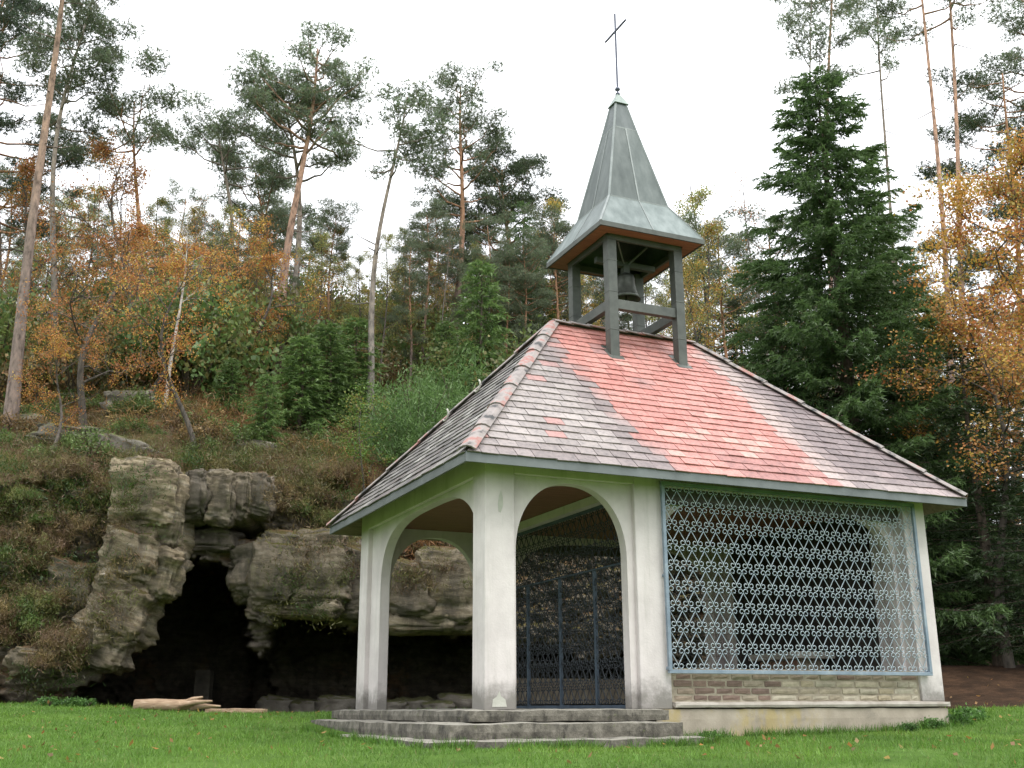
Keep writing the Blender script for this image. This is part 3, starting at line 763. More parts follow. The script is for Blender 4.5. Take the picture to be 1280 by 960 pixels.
for sl_ in (slates(E01, E00, R0, R0, grey_colour), slates(E10, E11, R1, R1, grey_colour), slates(E11, E01, R1, R0, grey_colour)):
    for (t0, b_, tp, c_) in sl_: m2.hexa(b_, tp, c_)
tag(m2.build('slate_courses', M['slate'], roof), kind='stuff')
# hip and ridge tiles
def hip(a, b_, n, na, nb, start=.04):
    a = Vector(a); b_ = Vector(b_); d = (b_-a); Ld = d.length; d.normalize(); mid = (Vector(na)+Vector(nb)).normalized()
    side = d.cross(mid).normalized()
    for k_ in range(n):
        s0 = Ld*k_/n - (.05 if k_ else .0); s1 = Ld*(k_+1)/n
        m3 = MB(); P0 = []; 
        ang = [-.95, -.5, -.15, .15, .5, .95]; r0, r1 = .165 + random.uniform(-.01,.01), .15
        for (s_, rr, off) in ((s0, r0, .028), (s1, r1, .008)):
            for th in (0, -.018):
                for q in ang: P0.append(a + d*s_ + side*(math.sin(q)*(rr+th)) + mid*(math.cos(q)*(rr+th) - rr*.66 + off + th*.0))
        nA = len(ang); f = []
        for i_ in range(nA-1):
            f += [(i_, i_+1, 2*nA+i_+1, 2*nA+i_), (nA+i_+1, nA+i_, 3*nA+i_, 3*nA+i_+1), (i_+1, i_, nA+i_, nA+i_+1), (2*nA+i_, 2*nA+i_+1, 3*nA+i_+1, 3*nA+i_)]
        f += [(0, 2*nA, 3*nA, nA), (nA-1, 2*nA-1, 4*nA-1, 3*nA-1)]
        m3.add(P0, f); m3.build('hip_tile', M['hip'], roof)
nf, nl, nr_, nb_ = Vector((0,-.7,.7)), Vector((-.75,0,.65)), Vector((.75,0,.65)), Vector((0,.7,.7))
hip(E00, R0, 7, nf, nl); hip(E01, R0, 7, nb_, nl); hip(E10, R1, 7, nf, nr_); hip(E11, R1, 7, nb_, nr_)
hip(R0, R1, 8, nf, nb_)
# two bent roof hooks near the far hip
for f in (.50, .64):
    p_ = E01.lerp(R0, f) + Vector((-.02,-.35,.12)); t_ = Tubes()
    pts = [p_ + Vector((0, -.14*math.cos(a)+.0, .10*math.sin(a)+.02)) for a in np.linspace(-2.4, .9, 9)]
    t_.add([tuple(q) for q in pts], [.017]*9, 6); link('roof_hook', t_.mesh('roof_hook'), M['pale_stone'], roof)

# ------- bell turret
TU, TV = 3.88, W_/2
for (sx_, sy_) in ((-1,-1),(1,-1),(-1,1),(1,1)):
    x, y = TU+sx_*.665, TV+sy_*.665
    zr = zE + (OV + min(y, W_-y))*(HR-zE)/(W_/2+OV)
    m2 = MB().box(x-.085, x+.085, y-.085, y+.085, zr-.12, 7.80)
    for zz in (zr+.42, 6.78, 7.35): m2.box(x-.089, x+.089, y-.089, y+.089, zz-.012, zz+.012)
    po = m2.build('turret_post', M['clad'], chapel, bevel=.004)
    s_ = (HR-zE)/(W_/2+OV)*(1 if sy_ < 0 else -1)
    q = [(x-.14,y-.16),(x+.14,y-.16),(x+.14,y+.16),(x-.14,y+.16)]
    zz = lambda yy: zE + (OV + (yy if sy_ < 0 else W_-yy))*abs(s_)
    MB().hexa([(a, b2, zz(b2)+.018) for a, b2 in q], [(a, b2, zz(b2)+.034) for a, b2 in q]).build('flashing', M['clad'], po)
for (a, b_) in (((-1,-1),(1,-1)), ((-1,-1),(-1,1)), ((1,-1),(1,1)), ((-1,1),(1,1))):
    d = Vector((b_[0]-a[0], b_[1]-a[1], 0)).normalized()
    p0 = Vector((TU+a[0]*.665, TV+a[1]*.665, 6.57)) + d*.08; p1 = Vector((TU+b_[0]*.665, TV+b_[1]*.665, 6.57)) - d*.08
    MB().bar(p0, p1, .11, .17).build('turret_rail', M['clad'], chapel, bevel=.005)
# spire: core with copper panels laid on it
def ring(h, z): return [Vector((TU-h, TV-h, z)), Vector((TU+h, TV-h, z)), Vector((TU+h, TV+h, z)), Vector((TU-h, TV+h, z))]
HB = 1.03
r_e, r_b, r_m, r_t = ring(HB, 7.90), ring(.60, 8.64), ring(.235, 10.28), ring(.105, 10.90)
core = MB()
def loft(mb_, A_, B_):
    for i_ in range(4): mb_.add([A_[i_], A_[(i_+1)%4], B_[(i_+1)%4], B_[i_]], [(0,1,2,3)])
ins = lambda R_, k_: [Vector((TU+(q.x-TU)*k_, TV+(q.y-TV)*k_, q.z)) for q in R_]
loft(core, ins(r_e,.985), ins(r_b,.975)); loft(core, ins(r_b,.975), ins(r_t,.93))
core.add(ins(r_t,.93), [(0,1,2,3)])
spire = core.build('spire', M['spire'], chapel); spire.data.attributes.new('tint', 'FLOAT_COLOR', 'POINT').data.foreach_set('color', np.full(len(spire.data.vertices)*4, .8, np.float32))
spire['label'] = 'steep pyramid spire clad in grey-green copper sheets'
def panel(A_, B_, i_, f0, f1, c_):
    a, b2 = A_[i_].lerp(A_[(i_+1)%4], f0), A_[i_].lerp(A_[(i_+1)%4], f1); d_, c2 = B_[i_].lerp(B_[(i_+1)%4], f0), B_[i_].lerp(B_[(i_+1)%4], f1)
    n = (b2-a).cross(d_-a).normalized(); mid_ = (a+b2+c2+d_)/4
    q = [mid_ + (p_-mid_)*.996 for p_ in (a, b2, c2, d_)]
    m3 = MB(); m3.hexa([p_ - n*.004 for p_ in q], [p_ + n*.006 for p_ in q], c_); m3.build('panel', M['spire'], spire)
def seam(a, b2, w=.028): MB().bar(a, b2, w, .026).build('seam', M['spire_seam'], spire)
M['spire_seam'] = simple('seam_copper', [(.3, (.16,.18,.175)), (.7, (.26,.285,.275))], 5, .5, .2, .1)
for i_ in range(4):
    for f0, f1 in ((0,.5),(.5,1)):
        k_ = random.uniform(.95, 1.15); panel(r_e, r_b, i_, f0, f1, (k_*1.25, k_*1.28, k_*1.3))
        k_ = random.uniform(.85, 1.05); panel(r_b, r_m, i_, f0, f1, (k_, k_, k_))
    k_ = random.uniform(.8, .95); panel(r_m, r_t, i_, 0, 1, (k_, k_, k_*1.04))
    j_ = (i_+1) % 4
    for A_, B_ in ((r_e, r_b), (r_b, r_m), (r_m, r_t)): seam(A_[i_], B_[i_], .04)
    seam(r_b[i_].lerp(r_b[j_], .5), r_m[i_].lerp(r_m[j_], .5)); seam(r_e[i_].lerp(r_e[j_], .5), r_b[i_].lerp(r_b[j_], .5), .02)
    seam(r_m[i_], r_m[j_], .02); seam(r_b[i_], r_b[j_], .03)
# spire eave: copper edge and wooden lining
for i_ in range(4):
    a, b2 = r_e[i_], r_e[(i_+1)%4]; d = (b2-a).normalized(); n = Vector((d.y, -d.x, 0))
    m3 = MB(); m3.hexa([a+n*.012-d*.012+Vector((0,0,-.085)), b2+n*.012+d*.012+Vector((0,0,-.085)), b2-n*.02-d*.02+Vector((0,0,-.085)), a-n*.02+d*.02+Vector((0,0,-.085))],
            [a+n*.012-d*.012, b2+n*.012+d*.012, b2-n*.02-d*.02, a-n*.02+d*.02]); m3.build('eave_edge', M['clad'], spire)
    w = .26
    m3 = MB(); zq = 7.90-.075
    m3.hexa([a-n*.022+d*.022+Vector((0,0,zq-7.9)), b2-n*.022-d*.022+Vector((0,0,zq-7.9)), b2-n*w-d*w+Vector((0,0,zq-7.9)), a-n*w+d*w+Vector((0,0,zq-7.9))],
            [a-n*.022+d*.022+Vector((0,0,zq-7.88)), b2-n*.022-d*.022+Vector((0,0,zq-7.88)), b2-n*w-d*w+Vector((0,0,zq-7.88)), a-n*w+d*w+Vector((0,0,zq-7.88))]); m3.build('eave_lining', M['eavewood'], spire)
    # inner wooden plate between the posts
    c0 = Vector((TU, TV, 0)); m3 = MB(); q0 = c0 + (a-c0)*.71; q1 = c0 + (b2-c0)*.71
    m3.bar(Vector((q0.x,q0.y,7.78)), Vector((q1.x,q1.y,7.78)), .05, .10); m3.build('wall_plate', M['clad'], spire)
# cap, ball and cross
r_c0, r_c1 = ring(.15, 10.87), ring(.018, 11.15)
m3 = MB(); loft(m3, r_c0, r_c1); m3.add(r_c1, [(0,1,2,3)]); m3.add(r_c0, [(3,2,1,0)]); m3.build('cap', M['spire_cap'], spire)
m3 = MB().lathe([(0,11.10),(.045,11.11),(.045,11.15),(.018,11.17),(.018,11.20),(.05,11.225),(.05,11.25),(.02,11.29),(0,11.30)], 12, (TU,TV,0)); m3.build('finial', M['crossiron'], spire, True)
cr = MB().box(TU-.014, TU+.014, TV-.014, TV+.014, 11.27, 12.90).build('cross', M['crossiron'], spire)
MB().box(TU-.015, TU+.015, TV-.40, TV+.40, 12.50, 12.53).build('cross_arm', M['crossiron'], cr)
# the bell hangs in the turret on a bent yoke
bell = empty('bell', bw(TU+.02, TV, 6.98), YAW); tag(bell, 'dark bronze bell hanging inside the open turret under the spire', 'bell')
prof = [(.0,.50),(.05,.50),(.10,.49),(.155,.45),(.168,.40),(.172,.30),(.19,.18),(.225,.07),(.262,.0),(.25,.0),(.205,.07),(.17,.18),(.152,.30),(.14,.42),(0,.46)]
MB().lathe(prof, 24).build('bell_body', M['bell'], bell, True)
m3 = MB().box(-.06,.06,-.06,.06,.48,.66); m3.box(-.60,.60,-.05,.05,.62,.72); m3.build('yoke', M['clad'], bell)
for (x, y) in ((-.3,-.3),(.3,-.3),(.3,.3)): MB().bar((0,0,.62), (x,y,.95), .025).build('strut', M['zinc'], bell)
MB().lathe([(0,-.06),(.03,-.05),(.035,-.02),(.015,.02),(.012,.4),(0,.42)], 10).build('clapper', M['bell'], bell, True)

# altar inside
al = empty('altar', bw(6.75, 2.6, -.006), YAW); tag(al, 'brick altar with a pale stone slab inside the grilled chapel', 'altar')
rough_box(-.26, .26, -.5, .5, 0, .78, .1, .012, 3, 4).build('altar_base', M['mortar'], al)
for r in range(7):
    for k_ in range(3):
        m3 = rough_box(-.285, .285, -.5+.335*k_+(.0 if r%2 else .0)+.01, -.5+.335*(k_+1)-.01, .02+.108*r, .02+.108*(r+1)-.016, .2, .008, r*3+k_, 5, .012)
        c_ = random.choice([(.26,.15,.11),(.30,.19,.13),(.36,.30,.22)]); m3.c = [c_]*len(m3.v); m3.build('brick', M['brick'], al)
rough_box(-.4, .4, -.68, .68, .775, .90, .12, .008, 9).build('altar_slab', M['pale_stone'], al)

# ------------------------------------------------------------------ vegetation builders (local coordinates, base at z = 0)
def fan(P, D, Ln, Wd, C):
    """one narrow triangle per row: base at P, direction D, length Ln, width Wd"""
    n = len(P); S = np.cross(D, rng.normal(size=(n, 3))); S /= np.linalg.norm(S, axis=1, keepdims=True) + 1e-9
    V = np.empty((n, 3, 3)); V[:, 0] = P - S*Wd[:, None]/2; V[:, 1] = P + S*Wd[:, None]/2; V[:, 2] = P + D*Ln[:, None]
    return V.reshape(-1, 3), np.arange(3*n).reshape(-1, 3), np.repeat(C, 3, 0)
def leaves(P, size, C, flat=.4):
    """a pointed four-cornered leaf per row"""
    n = len(P); D = rng.normal(size=(n, 3)); D[:, 2] -= .35; D /= np.linalg.norm(D, axis=1, keepdims=True)
    U = rng.normal(size=(n, 3)); U[:, 2] += flat; S = np.cross(D, U); S /= np.linalg.norm(S, axis=1, keepdims=True) + 1e-9
    Nn = np.cross(D, S); L = size[:, None]; V = np.empty((n, 4, 3))
    V[:, 0] = P; V[:, 1] = P + D*L*.5 + S*L*.32 + Nn*L*.08; V[:, 2] = P + D*L; V[:, 3] = P + D*L*.5 - S*L*.32 + Nn*L*.08
    return V.reshape(-1, 3), np.arange(4*n).reshape(-1, 4), np.repeat(C, 4, 0)
def unit(n, up=0.):
    d = rng.normal(size=(n, 3)); d[:, 2] += up; return d/np.linalg.norm(d, axis=1, keepdims=True)
def shade(base, n, var=.25, hue=.12):
    c = np.tile(np.array(base), (n, 1))*(1 + rng.normal(size=(n, 1))*var*.6); c *= 1 + rng.normal(size=(n, 3))*hue*.5
    return np.clip(c, .004, .9)
def join(parts, name):
    V = np.concatenate([p[0] for p in parts]); off = 0; F = []
    for p in parts: F.append(p[1] + off); off += len(p[0])
    ks = {}
    for f in F: ks.setdefault(f.shape[1], []).append(f)
    return mesh_np(name, V, [np.concatenate(v) for v in ks.values()], np.concatenate([p[2] for p in parts]))

PINE_LOW, PINE_HI = np.array((.18,.14,.118)), np.array((.42,.235,.14))
def bent(p0, p1, n, wob, rs):
    t_ = np.linspace(0, 1, n)[:, None]; P = np.array(p0)*(1-t_) + np.array(p1)*t_
    ph = rs.uniform(0, 6.28, 4); e = (t_*(1-t_)*4)[:, 0]
    P[:, 0] += wob*(np.sin(t_[:, 0]*5 + ph[0]) - math.sin(ph[0]))*(.3+.7*e); P[:, 1] += wob*(np.sin(t_[:, 0]*4 + ph[1]) - math.sin(ph[1]))*(.3+.7*e)
    return P

def pine(seed, H, r, crown=.6, spread=2.4, lean=(0,0), npad=30, green=(.17,.21,.125), wob=.25, bark=(None, None), dens=1.0, dead=8, padk=1.0, tilt=.45):
    rs = np.random.default_rng(seed); global rng; rng = rs
    lo, hi = bark[0] if bark[0] is not None else PINE_LOW, bark[1] if bark[1] is not None else PINE_HI
    T = Tubes(); n = 22; P = bent((0,0,-.3), (lean[0], lean[1], H*.97), n, wob, rs)
    f = np.linspace(0, 1, n); rad = r*(1.12*np.exp(-f*14)*.35 + (1 - .82*f))
    cc = lo + (hi-lo)*sm(.25, .6, f)[:, None]; T.add(P, rad, 9, cc)
    def tr(z): return np.array([np.interp(z, f, P[:, k]) for k in range(3)])
    parts = []; pads = []
    for i in range(npad):
        u = (i+.5)/npad; g_ = crown + (1-crown)*u**.85
        base = tr(g_*.985); az = i*2.4 + rs.normal()*.5
        prof = math.sin(min(1, (u*1.15+.22))*math.pi*.86)*.75 + .28
        ln = spread*prof*rs.uniform(.55, 1.15); el = rs.normal(tilt - .25*(1-u), .22)
        d = np.array([math.cos(az)*math.cos(el), math.sin(az)*math.cos(el), math.sin(el)])
        tip = base + d*ln + np.array([0,0,.22*ln])
        m_ = 7; t_ = np.linspace(0, 1, m_)[:, None]; path = base*(1-t_) + tip*t_ + rs.normal(size=(m_,3))*.05*ln*t_; path[:, 2] -= (t_*(1-t_))[:, 0]*.35*ln
        rb = max(.016, r*.32*(1-.5*u))*(1-.8*t_[:, 0]); T.add(path, rb, 5, np.tile(hi*.8, (m_,1)))
        k = max(1, int(round(ln/.75)))
        for j in range(k):
            fr_ = 1 - .62*j/max(1, k) if k > 1 else 1
            c = base*(1-fr_) + tip*fr_ + rs.normal(size=3)*np.array([.3,.3,.10])*min(1, ln*.5); c[2] += .08
            sz = rs.uniform(.38, .74)*padk; pads.append((c, sz))
            if j: T.add(np.array([path[int((m_-1)*fr_*.8)], c]), [.014, .006], 4, np.tile(hi*.7, (2,1)))
    for i in range(dead):
        g_ = rs.uniform(.25, crown); base = tr(g_); az = rs.uniform(0, 6.28); ln = rs.uniform(.3, 1.3); d = np.array([math.cos(az), math.sin(az), rs.normal(0,.3)])
        T.add(np.array([base, base+d*ln*.6+[0,0,-.05], base+d*ln+[0,0,.05]]), [.025,.015,.005], 4, np.tile(lo*.8, (3,1)))
    for c, sz in pads:
        nt_ = int(140*dens*(sz/.6)**2)
        q = unit(nt_)*(rs.random((nt_,1))**.45)*np.array([sz, sz, sz*.46]) + c
        kk = 6; Pp = np.repeat(q, kk, 0); D = unit(nt_*kk, .35) + np.repeat((q-c)/sz, kk, 0)*.5; D /= np.linalg.norm(D, axis=1, keepdims=True)
        Cc = np.repeat(shade(green, nt_, .3, .15), kk, 0)
        parts.append(fan(Pp, D, rs.uniform(.09,.17,nt_*kk), rs.uniform(.018,.033,nt_*kk), Cc))
    return T.mesh('trunk'), join(parts, 'crown')

def spruce(seed, H, R, green=(.075,.132,.044), dens=1.0, tipc=(.15,.24,.075), low=.02, thin=1.0, gap=0., ex=.8):
    rs = np.random.default_rng(seed); global rng; rng = rs
    T = Tubes(); f = np.linspace(0, 1, 14); P = bent((0,0,-.3), (0,0,H), 14, .04, rs); T.add(P, (.018*H)*(1-.97*f), 7, np.tile((.11,.085,.065), (14,1)))
    parts = []; z = low*H + .2; az = 0
    while z < H*.985:
        u = z/H; Lb = R*(1-u)**ex*rs.uniform(.72, 1.12) + .12
        az += 2.399 + rs.normal()*.35
        if rs.random() < gap: z += .1; continue
        m_ = 9; t_ = np.linspace(0, 1, m_); el0 = .28*(u-.35) + rs.normal()*.1
        droop = .55*(1-u)+.08
        rr = Lb*t_; zz = z + rr*math.sin(el0) - droop*Lb*(t_**1.4)*.62 + .22*Lb*(t_**3)*(1.2-u)
        path = np.stack([math.cos(az)*rr, math.sin(az)*rr, zz], -1) + np.array([P[0,0],P[0,1],0])
        T.add(path, (.006+.008*Lb)*(1-.9*t_), 4, np.tile((.09,.07,.05), (m_,1)))
        side = np.array([-math.sin(az), math.cos(az), 0]); out = np.array([math.cos(az), math.sin(az), 0])
        ntw = max(5, int(Lb*13*dens))
        tp = np.sort(rs.uniform(.10, 1.0, ntw)); tp[-1] = 1.
        b = np.stack([np.interp(tp, t_, path[:, k]) for k in range(3)], -1)
        sg = np.where(np.arange(ntw) % 2, 1, -1)[:, None]
        tl = (.16 + .36*Lb*.35*(1-tp)**.5*rs.uniform(.6,1.2,ntw) + .10)*thin
        dr = out*(.55+.5*tp[:, None]) + side*sg*(.95-.6*tp[:, None]) + np.array([0,0,-.42*(1-u)-.08]) + rs.normal(size=(ntw,3))*.15; dr /= np.linalg.norm(dr, axis=1, keepdims=True)
        kk = max(5, int(9*dens)); s_ = (np.arange(kk)+.5)/kk
        pp = b[:, None, :] + dr[:, None, :]*(tl[:, None, None]*s_[None, :, None])
        pp[:, :, 2] -= (.16*tl[:, None]*s_[None, :]**2)
        pp = pp.reshape(-1, 3); nn = len(pp)
        D = np.repeat(dr, kk, 0)*1.0 + rs.normal(size=(nn,3))*.55 + np.array([0,0,-.12]); D /= np.linalg.norm(D, axis=1, keepdims=True)
        mixv = np.clip(np.repeat(tp, kk)*.7 + np.tile(s_, ntw)*.5 - .45, 0, 1)[:, None]*rs.uniform(.4, 1, (nn,1))
        Cc = (shade(green, nn, .25, .1)*(1-mixv) + np.array(tipc)*mixv)
        parts.append(fan(pp, D, rs.uniform(.11,.21,nn)*thin**.3, rs.uniform(.035,.06,nn), Cc))
        z += rs.uniform(.045, .095)/dens*(1 if H > 6 else .6)
    # leader
    pp = np.stack([np.zeros(60), np.zeros(60), np.linspace(H*.95, H, 60)], -1); parts.append(fan(pp, unit(60, .6), np.full(60,.12), np.full(60,.03), shade(tipc, 60)))
    return T.mesh('trunk'), join(parts, 'crown')

def broadleaf(seed, H, r, spread, cols, nleaf=5000, size=.075, crown=.25, bark=(.10,.085,.07), twist=.35, levels=3, up=.5, nb=9, clump=.15, top_bare=0.):
    rs = np.random.default_rng(seed); global rng; rng = rs
    T = Tubes(); tips = []; bark = np.array(bark)
    n = 16; P = bent((0,0,-.3), (rs.normal()*.3, rs.normal()*.2, H*.92), n, twist, rs); f = np.linspace(0,1,n); T.add(P, r*(1-.9*f)+.004, 8, np.tile(bark, (n,1)))
    def grow(p, d, ln, rad, lev):
        m_ = 6; pts = [p]; dd = d.copy()
        for i in range(m_-1):
            dd = dd + rs.normal(size=3)*.28 + np.array([0,0,.05]); dd /= np.linalg.norm(dd); pts.append(pts[-1] + dd*ln/(m_-1))
        pts = np.array(pts); T.add(pts, np.linspace(rad, rad*.3, m_), 5 if lev < 2 else 4, np.tile(bark, (m_,1)))
        if lev >= levels:
            tips.extend([pts[2], pts[3], pts[4], pts[5]]); return
        for k in range(rs.integers(3, 6)):
            q = pts[rs.integers(1, m_)]; nd = dd*.6 + rs.normal(size=3)*.75 + np.array([0,0,.12]); nd /= np.linalg.norm(nd)
            grow(q, nd, ln*rs.uniform(.42,.68), max(.004, rad*.5), lev+1)
        tips.append(pts[-1])
    for i in range(nb):
        u = crown + (1-crown)*(i+.3)/nb; b = np.array([np.interp(u, f, P[:, k]) for k in range(3)]); az = i*2.4 + rs.normal()*.4
        pr = math.sin(math.pi*min(.97, (u-crown)/(1-crown)*.8+.2))*.8 + .25; el = rs.normal(up*(.5+.7*u), .2)
        grow(b, np.array([math.cos(az)*math.cos(el), math.sin(az)*math.cos(el), math.sin(el)]), spread*pr*rs.uniform(.7,1.1), max(.008, r*.4*(1-.6*u)), 1)
    tips = np.array(tips)
    if top_bare: tips_l = tips[tips[:, 2] < H*(1-top_bare)] if (tips[:, 2] < H*(1-top_bare)).sum() > 5 else tips
    else: tips_l = tips
    idx = rs.integers(0, len(tips_l), nleaf); w = rs.random(len(tips_l))**1.3; idx = rs.choice(len(tips_l), nleaf, p=w/w.sum())
    L = tips_l[idx] + rs.normal(size=(nleaf,3))*clump*np.array([1,1,.75])
    tcol = np.array(cols)[rs.integers(0, len(cols), len(tips_l))]; C = tcol[idx]*(1+rs.normal(size=(nleaf,1))*.2)*(1+rs.normal(size=(nleaf,3))*.08); C = np.clip(C, .01, .9)
    return T.mesh('trunk'), join([leaves(L, rs.uniform(.6,1.25,nleaf)*size, C)], 'crown')

def bush(seed, R, H, cols, n=3000, ln=.12, wd=.02, kind='needle'):
    rs = np.random.default_rng(seed); global rng; rng = rs
    T = Tubes()
    for i in range(9):
        a = rs.uniform(0,6.28); q = np.array([math.cos(a)*R*.7, math.sin(a)*R*.7, H*rs.uniform(.6,.95)])
        T.add(np.array([[0,0,-.1], q*.5+[0,0,.1*H], q]), [.02,.012,.004], 4, np.tile((.09,.07,.05), (3,1)))
    nc = max(8, int(n/70)); c = unit(nc, .3)*(rs.random((nc,1))**.35)*np.array([R,R,H*.55]); c[:, 2] = np.abs(c[:, 2]) + H*.12 + rs.random(nc)*H*.3
    idx = rs.integers(0, nc, n); P = c[idx] + rs.normal(size=(n,3))*.14*R
    C = np.array(cols)[rs.integers(0, len(cols), nc)][idx]*(1+rs.normal(size=(n,1))*.22); C = np.clip(C, .008, .9)
    if kind == 'needle':
        D = unit(n, .9); p = fan(P, D, rs.uniform(.6,1.3,n)*ln, rs.uniform(.7,1.3,n)*wd, C)
    else: p = leaves(P, rs.uniform(.6,1.3,n)*ln, C)
    return T.mesh('stem'), join([p], 'foliage')

def thing2(name, meshes, mats, label, cat, loc, group=None, rz=0, sc=(1,1,1), names=('trunk','crown')):
    e = empty(name, loc, rz); e.scale = sc; tag(e, label, cat, group)
    for me, ma, nm in zip(meshes, mats, names): link(nm, me, ma, e)
    return e
def foot(px, Y):
    x = 0
    for _ in range(5):
        z = ground(x, Y); x = (px-640)/FPX*(Y*cp + (z-CAMZ)*sp_)
    return x, ground(x, Y)
def height_to(py, Y, z0): return at(640, py, Y).z - z0
def put_pine(name, px, Y, tx, ty, label, group=None, **kw):
    x, z = foot(px, Y); H = height_to(ty, Y, z); top_ = at(tx, ty, Y)
    me = pine(lean=(top_.x - x, kw.pop('back', 0.)), H=H, **kw)
    return thing2(name, me, (M['bark'], M['needle']), label, 'pine tree', (x, Y, z-.05), group)
def put(name, meshes, H0, px, Y, ty, label, cat, group=None, mats=None, wide=1.0, rz=None, names=('trunk','crown')):
    x, z = foot(px, Y); k = height_to(ty, Y, z)/H0
    return thing2(name, meshes, mats or (M['bark'], M['leaf']), label, cat, (x, Y, z-.05), group, random.uniform(0,6.28) if rz is None else rz, (k*wide, k*wide, k), names)
GREYBARK = (np.array((.22,.195,.17)), np.array((.30,.25,.21)))
PINKBARK = (np.array((.30,.215,.18)), np.array((.44,.27,.19)))

# ---- pines one can tell apart
put_pine('pine_tree', 12, 28, 96, -170, 'tall thick pine leaning right with pinkish bark, at the forest edge', seed=1, r=.175, crown=.80, spread=2.6, npad=22, bark=(np.array((.22,.17,.145)), np.array((.34,.23,.17))), wob=.12)
put_pine('pine_tree', 62, 33, 128, -30, 'slim dark-trunked pine with high crown beside the thick leaning pine', seed=2, r=.13, crown=.62, spread=2.0, npad=24, bark=GREYBARK, wob=.3)
put_pine('pine_tree', -10, 36, 18, -40, 'dark bushy pine behind the thick leaning pine', seed=3, r=.17, crown=.35, spread=3.2, npad=46, green=(.09,.12,.075))
put_pine('pine_tree', 165, 34, 172, 112, 'slim pine with a small flat-topped crown above orange oaks', seed=4, r=.13, crown=.80, spread=2.2, npad=13, wob=.25)
put_pine('pine_tree', 268, 40, 272, 140, 'pine with a wide flat dark crown on forked bare limbs', seed=5, r=.15, crown=.76, spread=2.9, npad=15, wob=.3, bark=GREYBARK)
put_pine('pine_tree', 315, 44, 318, 205, 'short pine with a rounded crown behind the orange-barked pines', seed=15, r=.15, crown=.62, spread=2.8, npad=20)
put_pine('pine_tree', 345, 37, 398, 48, 'tallest orange-barked pine with a broad open crown', seed=6, r=.20, crown=.66, spread=2.6, npad=24, wob=.22, bark=PINKBARK)
put_pine('pine_tree', 376, 38, 352, 105, 'grey-barked pine twinned with the tallest orange-barked pine', seed=7, r=.18, crown=.70, spread=2.6, npad=17, wob=.3, bark=GREYBARK)
put_pine('pine_tree', 458, 31, 512, 108, 'slender grey-trunked pine with small tufted crown, bent towards the spire', seed=8, r=.13, crown=.76, spread=1.6, npad=14, wob=.25, bark=GREYBARK)
put_pine('pine_tree', 560, 43, 578, 98, 'pine with an orange lower trunk and a tall layered crown', seed=9, r=.18, crown=.52, spread=2.2, npad=28, wob=.2)
put_pine('pine_tree', 645, 46, 630, 205, 'dark dense pine left of the bell turret', seed=10, r=.2, crown=.35, spread=3.0, npad=44, green=(.078,.108,.052))
put_pine('pine_tree', 1040, 40, 1018, -20, 'thin pine with tufts of needles rising behind the big spruce', seed=11, r=.11, crown=.80, spread=1.9, npad=13, bark=GREYBARK)
put_pine('pine_tree', 1056, 41, 1046, -130, 'straight pinkish pine trunk rising behind the big spruce tip', seed=12, r=.15, crown=.84, spread=2.4, npad=14, bark=PINKBARK)
put_pine('pine_tree', 1120, 42, 1096, -40, 'forked thin pine behind the right flank of the big spruce', seed=13, r=.13, crown=.82, spread=2.0, npad=12, bark=GREYBARK)
put_pine('pine_tree', 1204, 34, 1142, -130, 'long bare leaning pine trunk between spruce and yellow beech', seed=14, r=.14, crown=.84, spread=2.5, npad=14, wob=.1, bark=PINKBARK)
put_pine('pine_tree', 1216, 36, 1180, -110, 'straighter bare pine trunk paired with the leaning one beside the beech', seed=16, r=.16, crown=.84, spread=2.5, npad=14, wob=.1, bark=PINKBARK)
put_pine('pine_tree', 1262, 38, 1250, 78, 'dark pine with drooping layered crown above the yellow beech', seed=17, r=.17, crown=.45, spread=4.0, npad=44, green=(.078,.108,.055), tilt=.05)
put_pine('pine_tree', 1330, 40, 1300, -60, 'tall pine whose crown overhangs the yellow beech', seed=18, r=.2, crown=.7, spread=3.0, npad=24)

# ---- spruces
big = spruce(101, 19, 4.9, dens=1.4, ex=.66)
mid = spruce(102, 13, 2.9, dens=1.15, tipc=(.13,.205,.065))
yng = spruce(103, 5.0, 1.25, green=(.10,.17,.048), tipc=(.17,.25,.07), dens=1.0)
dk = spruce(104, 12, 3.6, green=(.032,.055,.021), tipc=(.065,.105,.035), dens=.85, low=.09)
SM = (M['bark'], M['needle'])
put('spruce_tree', big, 19, 1090, 28.5, 86, 'huge dark green spruce towering behind the roof', 'spruce tree', mats=SM, rz=.4)
put('spruce_tree', mid, 13, 1150, 31, 235, 'spruce half hidden behind the right flank of the huge spruce', 'spruce tree', mats=SM, rz=2.2)
put('spruce_tree', mid, 13, 1000, 29, 340, 'smaller spruce standing below the left flank of the huge spruce', 'spruce tree', mats=SM, rz=4.0)
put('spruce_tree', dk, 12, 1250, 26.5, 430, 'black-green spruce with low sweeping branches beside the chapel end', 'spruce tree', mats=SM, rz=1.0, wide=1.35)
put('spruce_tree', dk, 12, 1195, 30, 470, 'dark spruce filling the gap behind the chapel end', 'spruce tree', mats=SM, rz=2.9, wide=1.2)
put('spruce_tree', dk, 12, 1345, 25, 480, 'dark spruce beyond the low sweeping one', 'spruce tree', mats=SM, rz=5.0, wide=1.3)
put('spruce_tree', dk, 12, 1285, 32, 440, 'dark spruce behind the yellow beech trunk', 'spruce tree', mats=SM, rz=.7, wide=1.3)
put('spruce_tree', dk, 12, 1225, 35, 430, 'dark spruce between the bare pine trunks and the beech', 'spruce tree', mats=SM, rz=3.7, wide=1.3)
put('spruce_tree', mid, 13, 655, 41, 250, 'dark spruce rising just left of the bell turret', 'spruce tree', mats=SM, rz=3.0)
put('spruce_tree', yng, 5, 600, 33, 325, 'blue-green young spruce above the grey roof slope', 'spruce tree', mats=SM, rz=1., wide=.9)
